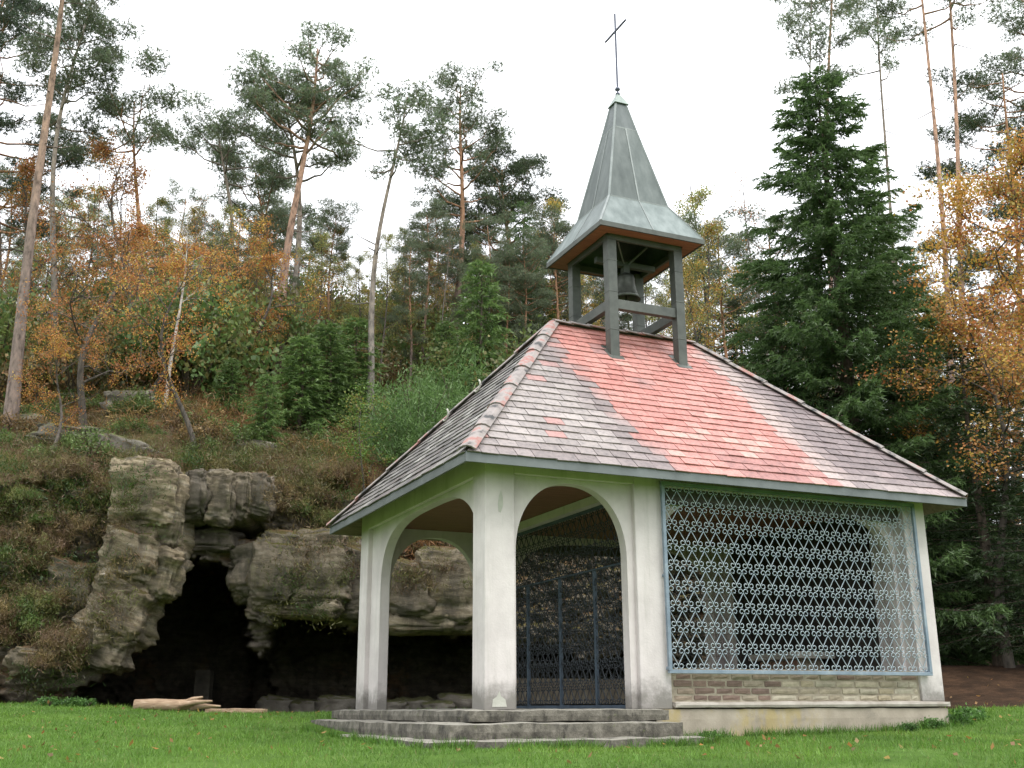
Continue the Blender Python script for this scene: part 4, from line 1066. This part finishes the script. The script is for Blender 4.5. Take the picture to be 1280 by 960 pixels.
put('spruce_tree', yng, 5, 555, 35, 400, 'small young spruce beside the blue-green one', 'spruce tree', mats=SM, rz=2.)
for (px, Y, ty, w, lb) in ((285,29.5,445,1.5,'wide young spruce just right of the crooked orange oak'),(328,27.2,465,1.25,'bright young spruce standing on the small layered rock'),(372,29.5,418,1.5,'young spruce before the trunk of the grey twinned pine'),
        (405,30.5,402,1.5,'tall young spruce between the twinned pine and the slender grey pine'),(440,31.5,395,1.3,'young spruce touching the slender grey-trunked pine'),(262,32,452,1.2,'young spruce behind the crooked orange oak')):
    put('spruce_sapling', yng, 5, px, Y, ty, lb, 'spruce tree', 'young spruces above the cave', mats=SM, wide=w)

# ---- broadleaf trees in autumn colour
OR = [(.44,.18,.05),(.36,.14,.05),(.50,.26,.07),(.32,.16,.07),(.28,.19,.06)]
YE = [(.52,.35,.07),(.46,.27,.06),(.34,.28,.08),(.40,.22,.06)]
GY = [(.26,.28,.09),(.32,.29,.09),(.19,.25,.08),(.38,.31,.09)]
oak = broadleaf(201, 8, .13, 3.0, OR, 8500, .078, .22, twist=.55)
oak2 = broadleaf(202, 7, .10, 2.6, OR[:3]+YE[:1], 6500, .075, .30, twist=.6)
beech = broadleaf(203, 11, .15, 2.4, YE+OR[:3], 32000, .070, .34, twist=.3, nb=13, clump=.17)
beech2 = broadleaf(208, 8, .10, 2.2, OR+YE[:1], 9000, .07, .5, twist=.3, nb=9, clump=.16)
birch = broadleaf(204, 10, .11, 1.6, GY, 700, .07, .55, bark=(.50,.46,.42), twist=.12, nb=9, up=.9)
thin_y = broadleaf(205, 12, .10, 2.0, YE+GY, 6500, .085, .30, twist=.3, nb=11, up=.8)
thin_g = broadleaf(206, 13, .11, 2.1, GY, 7500, .085, .28, twist=.25, nb=12, up=.8)
bare = broadleaf(207, 11, .09, 2.0, OR, 500, .08, .25, bark=(.17,.15,.13), twist=.35, nb=10, up=.8)
BM = (M['bark'], M['leaf'])
put('oak_tree', oak, 8, 105, 27.5, 255, 'orange oak leaning over the boulders beside the thick pine', 'oak tree', mats=BM, rz=.5)
put('oak_tree', oak2, 7, 62, 24.6, 395, 'small copper-leaved oak rooted on the rock ledge', 'oak tree', mats=BM, rz=1.5)
put('oak_tree', oak2, 7, 246, 25.8, 300, 'crooked orange oak on the cliff edge above the cave', 'oak tree', mats=BM, rz=3.1, wide=.85)
put('oak_tree', oak, 8, 140, 33, 170, 'tall thin-leaved oak behind the orange ones', 'oak tree', mats=BM, rz=2.5, wide=.8)
put('oak_tree', oak, 8, 20, 34, 220, 'rusty oak behind the thick leaning pine', 'oak tree', mats=BM, rz=4.2)
put('birch_tree', birch, 10, 205, 28.5, 240, 'pale white-trunked birch with a bare top', 'birch tree', mats=BM, rz=1., wide=.8)
put('oak_tree', oak2, 7, 185, 31, 265, 'orange oak just behind the pale birch', 'oak tree', mats=BM, rz=.2)
put('oak_tree', oak2, 7, 300, 34, 300, 'golden-brown oak between the flat-crowned pine and the young spruces', 'oak tree', mats=BM, rz=5.2)
put('bare_tree', bare, 11, 230, 35, 225, 'leafless grey tree behind the white birch', 'tree', mats=BM, rz=2.)
put('beech_tree', beech, 11, 1335, 28.5, 172, 'yellow and orange beech at the forest edge beside the chapel', 'beech tree', mats=BM, rz=.9)
put('beech_tree', beech2, 8, 1262, 25.6, 372, 'rusty young beech under the yellow one', 'beech tree', mats=BM, rz=3.3, wide=1.15)
put('autumn_tree', thin_g, 13, 878, 45, 200, 'tall slim yellow-green tree right of the bell turret', 'tree', mats=BM, rz=1.1)
put('autumn_tree', thin_y, 12, 905, 40, 255, 'golden tree right of the bell turret', 'tree', mats=BM, rz=2.4)
put('autumn_tree', thin_y, 12, 868, 37, 300, 'orange-gold tree seen beneath the spire eave', 'tree', mats=BM, rz=0.)
put('bare_tree', bare, 11, 955, 38, 190, 'leafless thin tree between the golden tree and the spruce', 'tree', mats=BM, rz=.3, wide=.6)
put('autumn_tree', thin_y, 12, 700, 44, 232, 'thin yellow tree peeping out left of the spire eave', 'tree', mats=BM, rz=5.)
put('autumn_tree', thin_g, 13, 735, 47, 262, 'olive tree behind the turret posts', 'tree', mats=BM, rz=3.7)
put('autumn_tree', thin_y, 12, 585, 48, 265, 'yellow tree between the layered pine and the dark pine', 'tree', mats=BM, rz=4.2)

# ---- background wood: trees beyond the first rows
bpine = [pine(300+k, 15, .15, .30+.14*k, 2.6, (0,0), 36, green=(.16,.195,.115), wob=.25, dens=.8) for k in range(3)]
rnd = random.Random(9)
def wood(n, x0, x1, y0, y1, t0, t1):
    for i_ in range(n):
        px = x0 + (x1-x0)*(i_+rnd.random()*.9)/n; Y = rnd.uniform(y0, y1); ty = rnd.uniform(t0, t1); k = rnd.random()
        if k < .42: put('pine_tree', bpine[rnd.randrange(3)], 15, px, Y, ty, 'pale green pine in the deep wood on the hill', 'pine tree', 'pines in the deep wood', mats=SM, rz=rnd.uniform(0,6))
        elif k < .62: put('autumn_tree', thin_g, 13, px, Y, ty+25, 'olive-green leafy tree in the deep wood on the hill', 'tree', 'olive trees in the deep wood', mats=BM, rz=rnd.uniform(0,6))
        elif k < .80: put('autumn_tree', thin_y, 12, px, Y, ty+35, 'yellowing leafy tree in the deep wood on the hill', 'tree', 'yellow trees in the deep wood', mats=BM, rz=rnd.uniform(0,6))
        else: put('spruce_tree', mid, 13, px, Y, ty+50, 'dark spruce in the deep wood on the hill', 'spruce tree', 'spruces in the deep wood', mats=SM, rz=rnd.uniform(0,6))
wood(30, 180, 720, 36, 42, 255, 360); wood(14, -60, 330, 36, 46, 170, 300); wood(40, -60, 720, 42, 52, 235, 335); wood(30, -60, 760, 52, 66, 300, 370); wood(16, 690, 1010, 42, 56, 270, 350); wood(12, 1000, 1330, 44, 60, 300, 380)
for i_ in range(26):
    px = 40 + 560*(i_ + rnd.random())/26; Y = rnd.uniform(34, 44); ty = rnd.uniform(205, 300); k = i_ % 5
    if k < 2: put('autumn_tree', thin_g, 13, px, Y, ty+20, 'slim olive-leaved tree among the pines above the cave', 'tree', 'slim olive trees among the pines', mats=BM, rz=rnd.uniform(0,6), wide=.8)
    elif k < 4: put('autumn_tree', thin_y, 12, px, Y, ty+30, 'slim yellow-leaved tree among the pines above the cave', 'tree', 'slim yellow trees among the pines', mats=BM, rz=rnd.uniform(0,6), wide=.8)
    else: put('bare_tree', bare, 11, px, Y, ty, 'slim leafless tree among the pines above the cave', 'tree', 'slim leafless trees among the pines', mats=BM, rz=rnd.uniform(0,6), wide=.6)
# understorey behind the cliff edge
bu_g = bush(401, 1.1, 1.7, [(.12,.215,.06),(.15,.25,.075),(.10,.185,.05)], 5200, .14, .022)
bu_o = bush(402, 1.3, 1.5, [(.16,.13,.05),(.21,.15,.06),(.12,.125,.05),(.27,.15,.06)], 4200, .085, .03, 'leaf')
bu_d = bush(403, 1.5, 2.2, [(.11,.185,.055),(.15,.20,.06),(.20,.19,.065)], 4500, .11, .03, 'leaf')
FN = ('stem', 'foliage')
for (px, py, Y, s_) in ((518,478,28.5,1.35),(552,470,30,1.3),(575,440,32,1.4),(500,520,27.6,.9)):
    x, z = foot(px, Y); thing2('young_pine', bu_g, SM, 'bushy bright green young pine above the left roof slope', 'shrub', (x, Y, z), 'bushy young pines above the roof', rnd.uniform(0,6), (s_,s_,s_*1.15), FN)
for i_ in range(95):
    px = rnd.uniform(-40, 1010); Y = rnd.uniform(31, 58); s_ = rnd.uniform(.8, 1.7); x, z = foot(px, Y)
    if rnd.random() < .6: thing2('shrub', bu_d, BM, 'dark green undergrowth shrub in the wood', 'shrub', (x,Y,z-.1), 'undergrowth shrubs in the wood', rnd.uniform(0,6), (s_,s_,s_*1.2), FN)
    else: thing2('shrub', bu_o, BM, 'rusty brown undergrowth shrub in the wood', 'shrub', (x,Y,z-.1), 'brown undergrowth shrubs in the wood', rnd.uniform(0,6), (s_,s_,s_*1.2), FN)
# thin sapling by the far eave
sap = broadleaf(210, 3.2, .025, 1.0, [(.09,.17,.03),(.12,.19,.04),(.20,.20,.05)], 1400, .07, .15, twist=.1, nb=8, levels=2, clump=.14)
p_ = cliff_pt(455, 604); thing2('sapling', sap, BM, 'thin bright green sapling growing beside the far roof eave', 'sapling', (p_.x, p_.y, p_.z-.1), None, 1., (.9,.9,.8))
p_ = cliff_pt(432, 590); thing2('sapling', sap, BM, 'light green sapling left of the one beside the eave', 'sapling', (p_.x, p_.y, p_.z-.1), None, 3., (.7,.7,.5))

# ---- boulders on the cliff top
def boulder(px, py, w, h, dpt, label, seed, rz=0., rx=0.):
    p = cliff_pt(px, py); V = []; F = []; n1, n2 = 44, 30
    for j in range(n2+1):
        for i in range(n1):
            th = math.pi*j/n2; ph = 2*math.pi*i/n1
            d = Vector((math.sin(th)*math.cos(ph), math.sin(th)*math.sin(ph), math.cos(th)))
            q = Vector((math.copysign(abs(d.x)**.5, d.x)*w, math.copysign(abs(d.y)**.5, d.y)*dpt, math.copysign(abs(d.z)**.5, d.z)*h))
            q *= 1 + .20*mn.fractal(Vector((q.x*1.4+seed, q.y*1.4, q.z*2.6)), .5, 2.1, 6) - .16*(1-min(1, 9*(lambda d_: d_[1]-d_[0])(mn.voronoi(Vector((q.x*1.3+seed, q.y*1.3, q.z*3.2)))[0]))); V.append(tuple(q))
    for j in range(n2):
        for i in range(n1): F.append((j*n1+i, (j+1)*n1+i, (j+1)*n1+(i+1)%n1, j*n1+(i+1)%n1))
    mb_ = MB(); mb_.v = V; mb_.f = F; o_ = mb_.build('boulder', M['boulder'], None, True); o_.location = p; o_.rotation_euler = (0, rx, rz)
    return tag(o_, label, 'boulder')
boulder(95, 548, 1.05, .30, .8, 'long flat grey boulder lying on the cliff beneath the copper oak', 1.3, .1, .12)
boulder(160, 560, .80, .26, .6, 'tilted slab boulder next to the long flat one', 4.1, -.2, .30)
boulder(165, 508, .75, .42, .7, 'mossy dark boulder in front of the white birch', 7.7)
boulder(78, 505, .55, .35, .5, 'rounded pale boulder between the oak stems', 9.2)
boulder(318, 560, .62, .20, .5, 'small layered rock under the brightest young spruce', 12.9, .1)
boulder(35, 530, .5, .3, .5, 'weathered boulder at the foot of the thick leaning pine', 15.9, .1)

for i_, (px, Y, w, h) in enumerate(((485,26.3,.45,.22),(515,26.6,.5,.26),(545,26.4,.4,.2),(575,26.8,.55,.3),(420,26.6,.5,.3),(385,26.9,.45,.25),(350,27.2,.6,.3),(230,27.5,.5,.25))):
    o_ = boulder(px, 700, w, h, w*.8, 'loose rock on the dark floor of the rock shelter', 20.+i_*3.3); o_['group'] = 'loose rocks in the shelter'; o_.location = ((px-640)/FPX*Y*cp, Y, .30 + h*.45)
# ---- low shrubs on the slope above the cave
lo_o = bush(411, .55, .6, [(.20,.13,.06),(.16,.12,.05),(.25,.17,.07)], 1500, .055, .03, 'leaf')
lo_g = bush(412, .5, .55, [(.12,.19,.05),(.16,.22,.07),(.10,.14,.04)], 1500, .055, .03, 'leaf')
for i_ in range(62):
    px = rnd.uniform(-20, 455); py = rnd.uniform(500, 575) if px < 120 or px > 235 else rnd.uniform(495, 560); q = cliff_pt(px, py); s_ = rnd.uniform(.6, 1.45)
    if rnd.random() < .38: thing2('low_shrub', lo_o, BM, 'low russet shrub on the slope above the cave', 'shrub', q - Vector((0,0,.08)), 'low russet shrubs above the cave', rnd.uniform(0,6), (s_,s_,s_), FN)
    else: thing2('low_shrub', lo_g, BM, 'low green shrub on the slope above the cave', 'shrub', q - Vector((0,0,.08)), 'low green shrubs above the cave', rnd.uniform(0,6), (s_,s_,s_), FN)

hth = bush(413, .55, .55, [(.21,.155,.08),(.18,.155,.065),(.27,.20,.09),(.17,.175,.06),(.20,.13,.08)], 2600, .11, .014)
hth2 = bush(414, .5, .45, [(.16,.18,.055),(.20,.20,.065),(.13,.20,.055)], 2400, .09, .014)
for i_ in range(46):
    px = rnd.uniform(-30, 140) if i_ < 34 else rnd.uniform(335, 440); py = rnd.uniform(585, 830) if i_ < 34 else rnd.uniform(590, 660); q = cliff_pt(px, py); s_ = rnd.uniform(.5, 1.1)
    if i_ % 3: thing2('heather_bush', hth, BM, 'dry brown heather bush clinging to the rock face', 'heather', q + Vector((0,-.05,-.12)), 'brown heather bushes on the cliff', rnd.uniform(0,6), (s_,s_,s_), FN)
    else: thing2('heather_bush', hth2, BM, 'olive green heather bush clinging to the rock face', 'heather', q + Vector((0,-.05,-.12)), 'green heather bushes on the cliff', rnd.uniform(0,6), (s_,s_,s_), FN)

# ---- heather, dry grass and litter on the rocks: cover nobody could count
def cover(name, regions, cols, n_per, ln, wd, label, cat, up=.9, r=.32):
    global rng; rng = np.random.default_rng(len(name)*7)
    P_ = []; C_ = []
    for (x0, x1, y0, y1, n) in regions:
        for _ in range(n):
            px = rnd.uniform(x0, x1); py = rnd.uniform(y0, y1)
            q = cliff_pt(px, py); c0 = np.array(cols[rnd.randrange(len(cols))])*rnd.uniform(.75, 1.25); s_ = r*rnd.uniform(.5, 1.5)
            pts = rng.normal(size=(n_per, 3))*np.array([s_, s_*.7, s_*.55]) + np.array(q) + np.array([0, -.1, .05]); P_.append(pts)
            C_.append(np.clip(c0*(1+rng.normal(size=(n_per,1))*.22), .008, .8))
    P_ = np.concatenate(P_); C_ = np.concatenate(C_); n = len(P_); D = unit(n, up); D[:, 1] -= .25; D /= np.linalg.norm(D, axis=1, keepdims=True)
    o_ = link(name, join([fan(P_, D, rng.uniform(.5,1.4,n)*ln, rng.uniform(.6,1.4,n)*wd, C_)], name), M['leaf']); tag(o_, label, cat, kind='stuff')
HEA = [(.20,.15,.075),(.17,.15,.06),(.25,.19,.085),(.16,.165,.055),(.19,.125,.075),(.14,.15,.05)]
cover('heather', [(-30,130,600,690,46),(0,110,690,830,22),(60,200,556,585,40),(125,172,585,700,30),(335,440,670,720,26),(140,215,570,584,16),(110,160,700,800,22),(235,345,566,584,34),(335,430,560,640,90),(360,440,640,690,22),(0,120,500,560,50),(470,590,660,740,40),(230,420,515,570,110),(-20,240,470,575,170),(400,480,510,600,40)], HEA, 110, .12, .018, 'brown heather and dry shrubs clinging to the cliff', 'heather', r=.2)
cover('moss', [(-20,110,630,760,34),(30,110,780,870,16),(120,190,600,640,8),(130,200,575,700,14),(340,440,690,770,14),(380,430,750,775,6),(235,340,562,582,20),(-20,40,650,760,18),(380,440,560,640,20),(240,430,480,560,60),(-20,120,560,640,40)], [(.05,.10,.02),(.075,.11,.025),(.10,.10,.025)], 110, .10, .018, 'green moss and bilberry on the cliff', 'moss', r=.22)
cover('bracken', [(250,320,505,540,22),(395,450,520,575,26),(430,470,545,600,10),(20,230,455,545,70),(240,420,490,545,50),(500,560,665,700,8)], [(.30,.17,.07),(.24,.12,.05),(.36,.25,.10)], 130, .22, .022, 'dry rust-coloured bracken on the slope above the cave', 'bracken', .6)

# ---- lawn: grass blades, fallen leaves
rng = np.random.default_rng(33)
n = 210000
gy = 9.5 + (24.5-9.5)*rng.random(n)**1.25; gx = rng.uniform(-1, 1, n)*(gy*.52 + 1.6)
ok = gy < yc(gx) - .35
u_ = (gx-O[0])*math.cos(YAW) + (gy-O[1])*math.sin(YAW); v_ = -(gx-O[0])*math.sin(YAW) + (gy-O[1])*math.cos(YAW)
inside = ((u_ > -1.1) & (u_ < 2.6) & (v_ > -1.1) & (v_ < 4.3)) | ((u_ > -.75) & (u_ < 7.56) & (v_ > (-.04)) & (v_ < 5.7)) | ((u_ > -.75) & (u_ < 2.4) & (v_ > -.75) & (v_ < 5.7))
bare_ = (gx > 7.0) & (gy > 20.1 + rng.normal(size=len(gx))*.25)
ok &= ~inside & ~bare_
gx, gy = gx[ok], gy[ok]; n = len(gx)
patch = np.array([mn.noise(Vector((x*.55, y*.55, 3))) for x, y in zip(gx, gy)]); p2 = np.array([mn.noise(Vector((x*2.2, y*2.2, 9))) for x, y in zip(gx, gy)])
worn = np.array([mn.noise(Vector((x*.9, y*.9, 21))) for x, y in zip(gx, gy)]); keep = (worn < .32) | (rng.random(n) < .35)
gx, gy, patch, p2 = gx[keep], gy[keep], patch[keep], p2[keep]; n = len(gx)
P_ = np.stack([gx, gy, lawn(gx, gy) - .01], -1); D = unit(n, 1.6); D[:, 2] = abs(D[:, 2])
base = np.array((.112,.22,.032)); C_ = base*(1 + .35*patch[:, None] + .25*p2[:, None]); C_[:, 0] += .035*np.clip(patch, 0, 1); C_ = np.clip(C_*(1+rng.normal(size=(n,1))*.2), .01, .6)
dry = rng.random(n) < .03; C_[dry] = (.22,.20,.07)
edge_u = [(a_, -1.16 - .10*b_) for a_, b_ in rng.random((2600, 2))*np.array([3.7, 1]) + np.array([-1.1, 0])] + [(a_, -.07 - .16*b_) for a_, b_ in rng.random((2600, 2))*np.array([4.9, 1]) + np.array([2.66, 0])] + [(-1.16 - .1*b_, a_) for a_, b_ in rng.random((1800, 2))*np.array([5.4, 1]) + np.array([-1.1, 0])]
eg = np.array([[O[0] + a_*math.cos(YAW) - b_*math.sin(YAW), O[1] + a_*math.sin(YAW) + b_*math.cos(YAW)] for a_, b_ in edge_u])
tuft = np.array([mn.noise(Vector((x*2.1, y*2.1, 4))) for x, y in eg]); eg = eg[tuft > -.25]; ne = len(eg); De = unit(ne, 2.2); De[:, 2] = abs(De[:, 2])
tf_ = link('edge_grass', join([fan(np.stack([eg[:, 0], eg[:, 1], lawn(eg[:, 0], eg[:, 1])-.01], -1), De, rng.uniform(.06,.17,ne), np.full(ne, .011), shade((.10,.20,.03), ne, .35, .2))], 'edge_grass'), M['grass'])
tag(tf_, 'longer uncut grass along the steps and plinth', 'grass', kind='stuff')
me = join([fan(P_, D, rng.uniform(.03,.08,n)*(1+.8*p2)*np.where(rng.random(n) < .04, 1.8, 1), np.full(n, .009)*(gy/12), C_)], 'grass')
tag(link('grass', me, M['grass']), 'short bright green lawn grass around the chapel', 'grass', kind='stuff')
n = 380; ly = rng.uniform(10.5, 24, n); lx = rng.uniform(-1, 1, n)*(ly*.52); ok = (ly < yc(lx) - .3)
u_ = (lx-O[0])*math.cos(YAW) + (ly-O[1])*math.sin(YAW); v_ = -(lx-O[0])*math.sin(YAW) + (ly-O[1])*math.cos(YAW); ok &= ~((u_ > -1.2) & (u_ < 7.6) & (v_ > -1.2) & (v_ < 5.8))
lx, ly = lx[ok], ly[ok]; n = len(lx)
me = join([leaves(np.stack([lx, ly, lawn(lx, ly)+.045], -1), rng.uniform(.05,.10,n), shade((.30,.17,.06), n, .4, .2), 3.)], 'fallen_leaves')
tag(link('fallen_leaves', me, M['leaf']), 'scattered brown autumn leaves on the lawn', 'leaves', kind='stuff')
# weeds at the wall foot
weed = bush(501, .36, .22, [(.10,.21,.04),(.12,.24,.06),(.08,.17,.04)], 900, .07, .03, 'leaf')
for (px, Y, s_) in ((1192,17.2,.75),(1212,17.8,.7),(1165,16.7,.5),(1135,16.3,.4),(884,14.6,.4)):
    x, z = foot(px, Y); thing2('weed_clump', weed, BM, 'leafy green weed clump at the foot of the chapel plinth', 'weeds', (x, Y, z), 'weeds along the plinth', rnd.uniform(0,6), (s_,s_,s_), FN)
for (px, Y, s_) in ((58,21.4,.6),(85,21.7,.6),(106,21.9,.55)):
    x, z = foot(px, Y); thing2('weed_clump', weed, BM, 'leafy green weed clump at the left foot of the cave mouth', 'weeds', (x, Y, z), 'weeds beside the cave mouth', rnd.uniform(0,6), (s_,s_,s_), FN)

# ---- log, slab and post at the cave mouth, plaque on the cave wall
x, z = foot(215, 23.2)
t_ = Tubes(); t_.add([(-.62,0,0),(-.6,0,0),(-.2,.02,.01),(.25,0,0),(.55,.04,.03),(.57,.04,.03)], [.01,.12,.125,.115,.09,.01], 10)
lg = empty('log', (x, 22.6, float(lawn(x, 22.6))+.10), .05); tag(lg, 'short weathered log lying on the grass before the cave', 'log')
link('log_body', t_.mesh('log_body'), M['wood_log'], lg)
for k_, (a, b2) in enumerate((((.35,-.02,.03),(.75,-.05,.16)), ((.3,-.08,0),(.95,-.1,.08)), ((.5,.03,-.05),(1.1,0,-.02)))):
    t_ = Tubes(); t_.add([a, tuple((np.array(a)+b2)/2+[0,0,.02]), b2], [.06,.05,.02], 6); link('splinter', t_.mesh('splinter'), M['wood_log'], lg)
x2, z2 = foot(298, 23.3); sl_ = rough_box(-.62, .62, -.12, .12, -.05, .09, .1, .012, 4.4).build('plank', M['wood_log']); sl_.location = (x2, 23.0, float(lawn(x2, 23.0))); tag(sl_, 'low flat plank lying beside the log before the cave', 'plank')
x3, _ = foot(272, 25.5); po = rough_box(-.2, .2, -.2, .2, 0, 1.1, .12, .02, 6.6).build('stone_post', M['boulder']); po.location = (x3*1.12, 28.8, .30); tag(po, 'squat stone post standing inside the cave mouth', 'post')
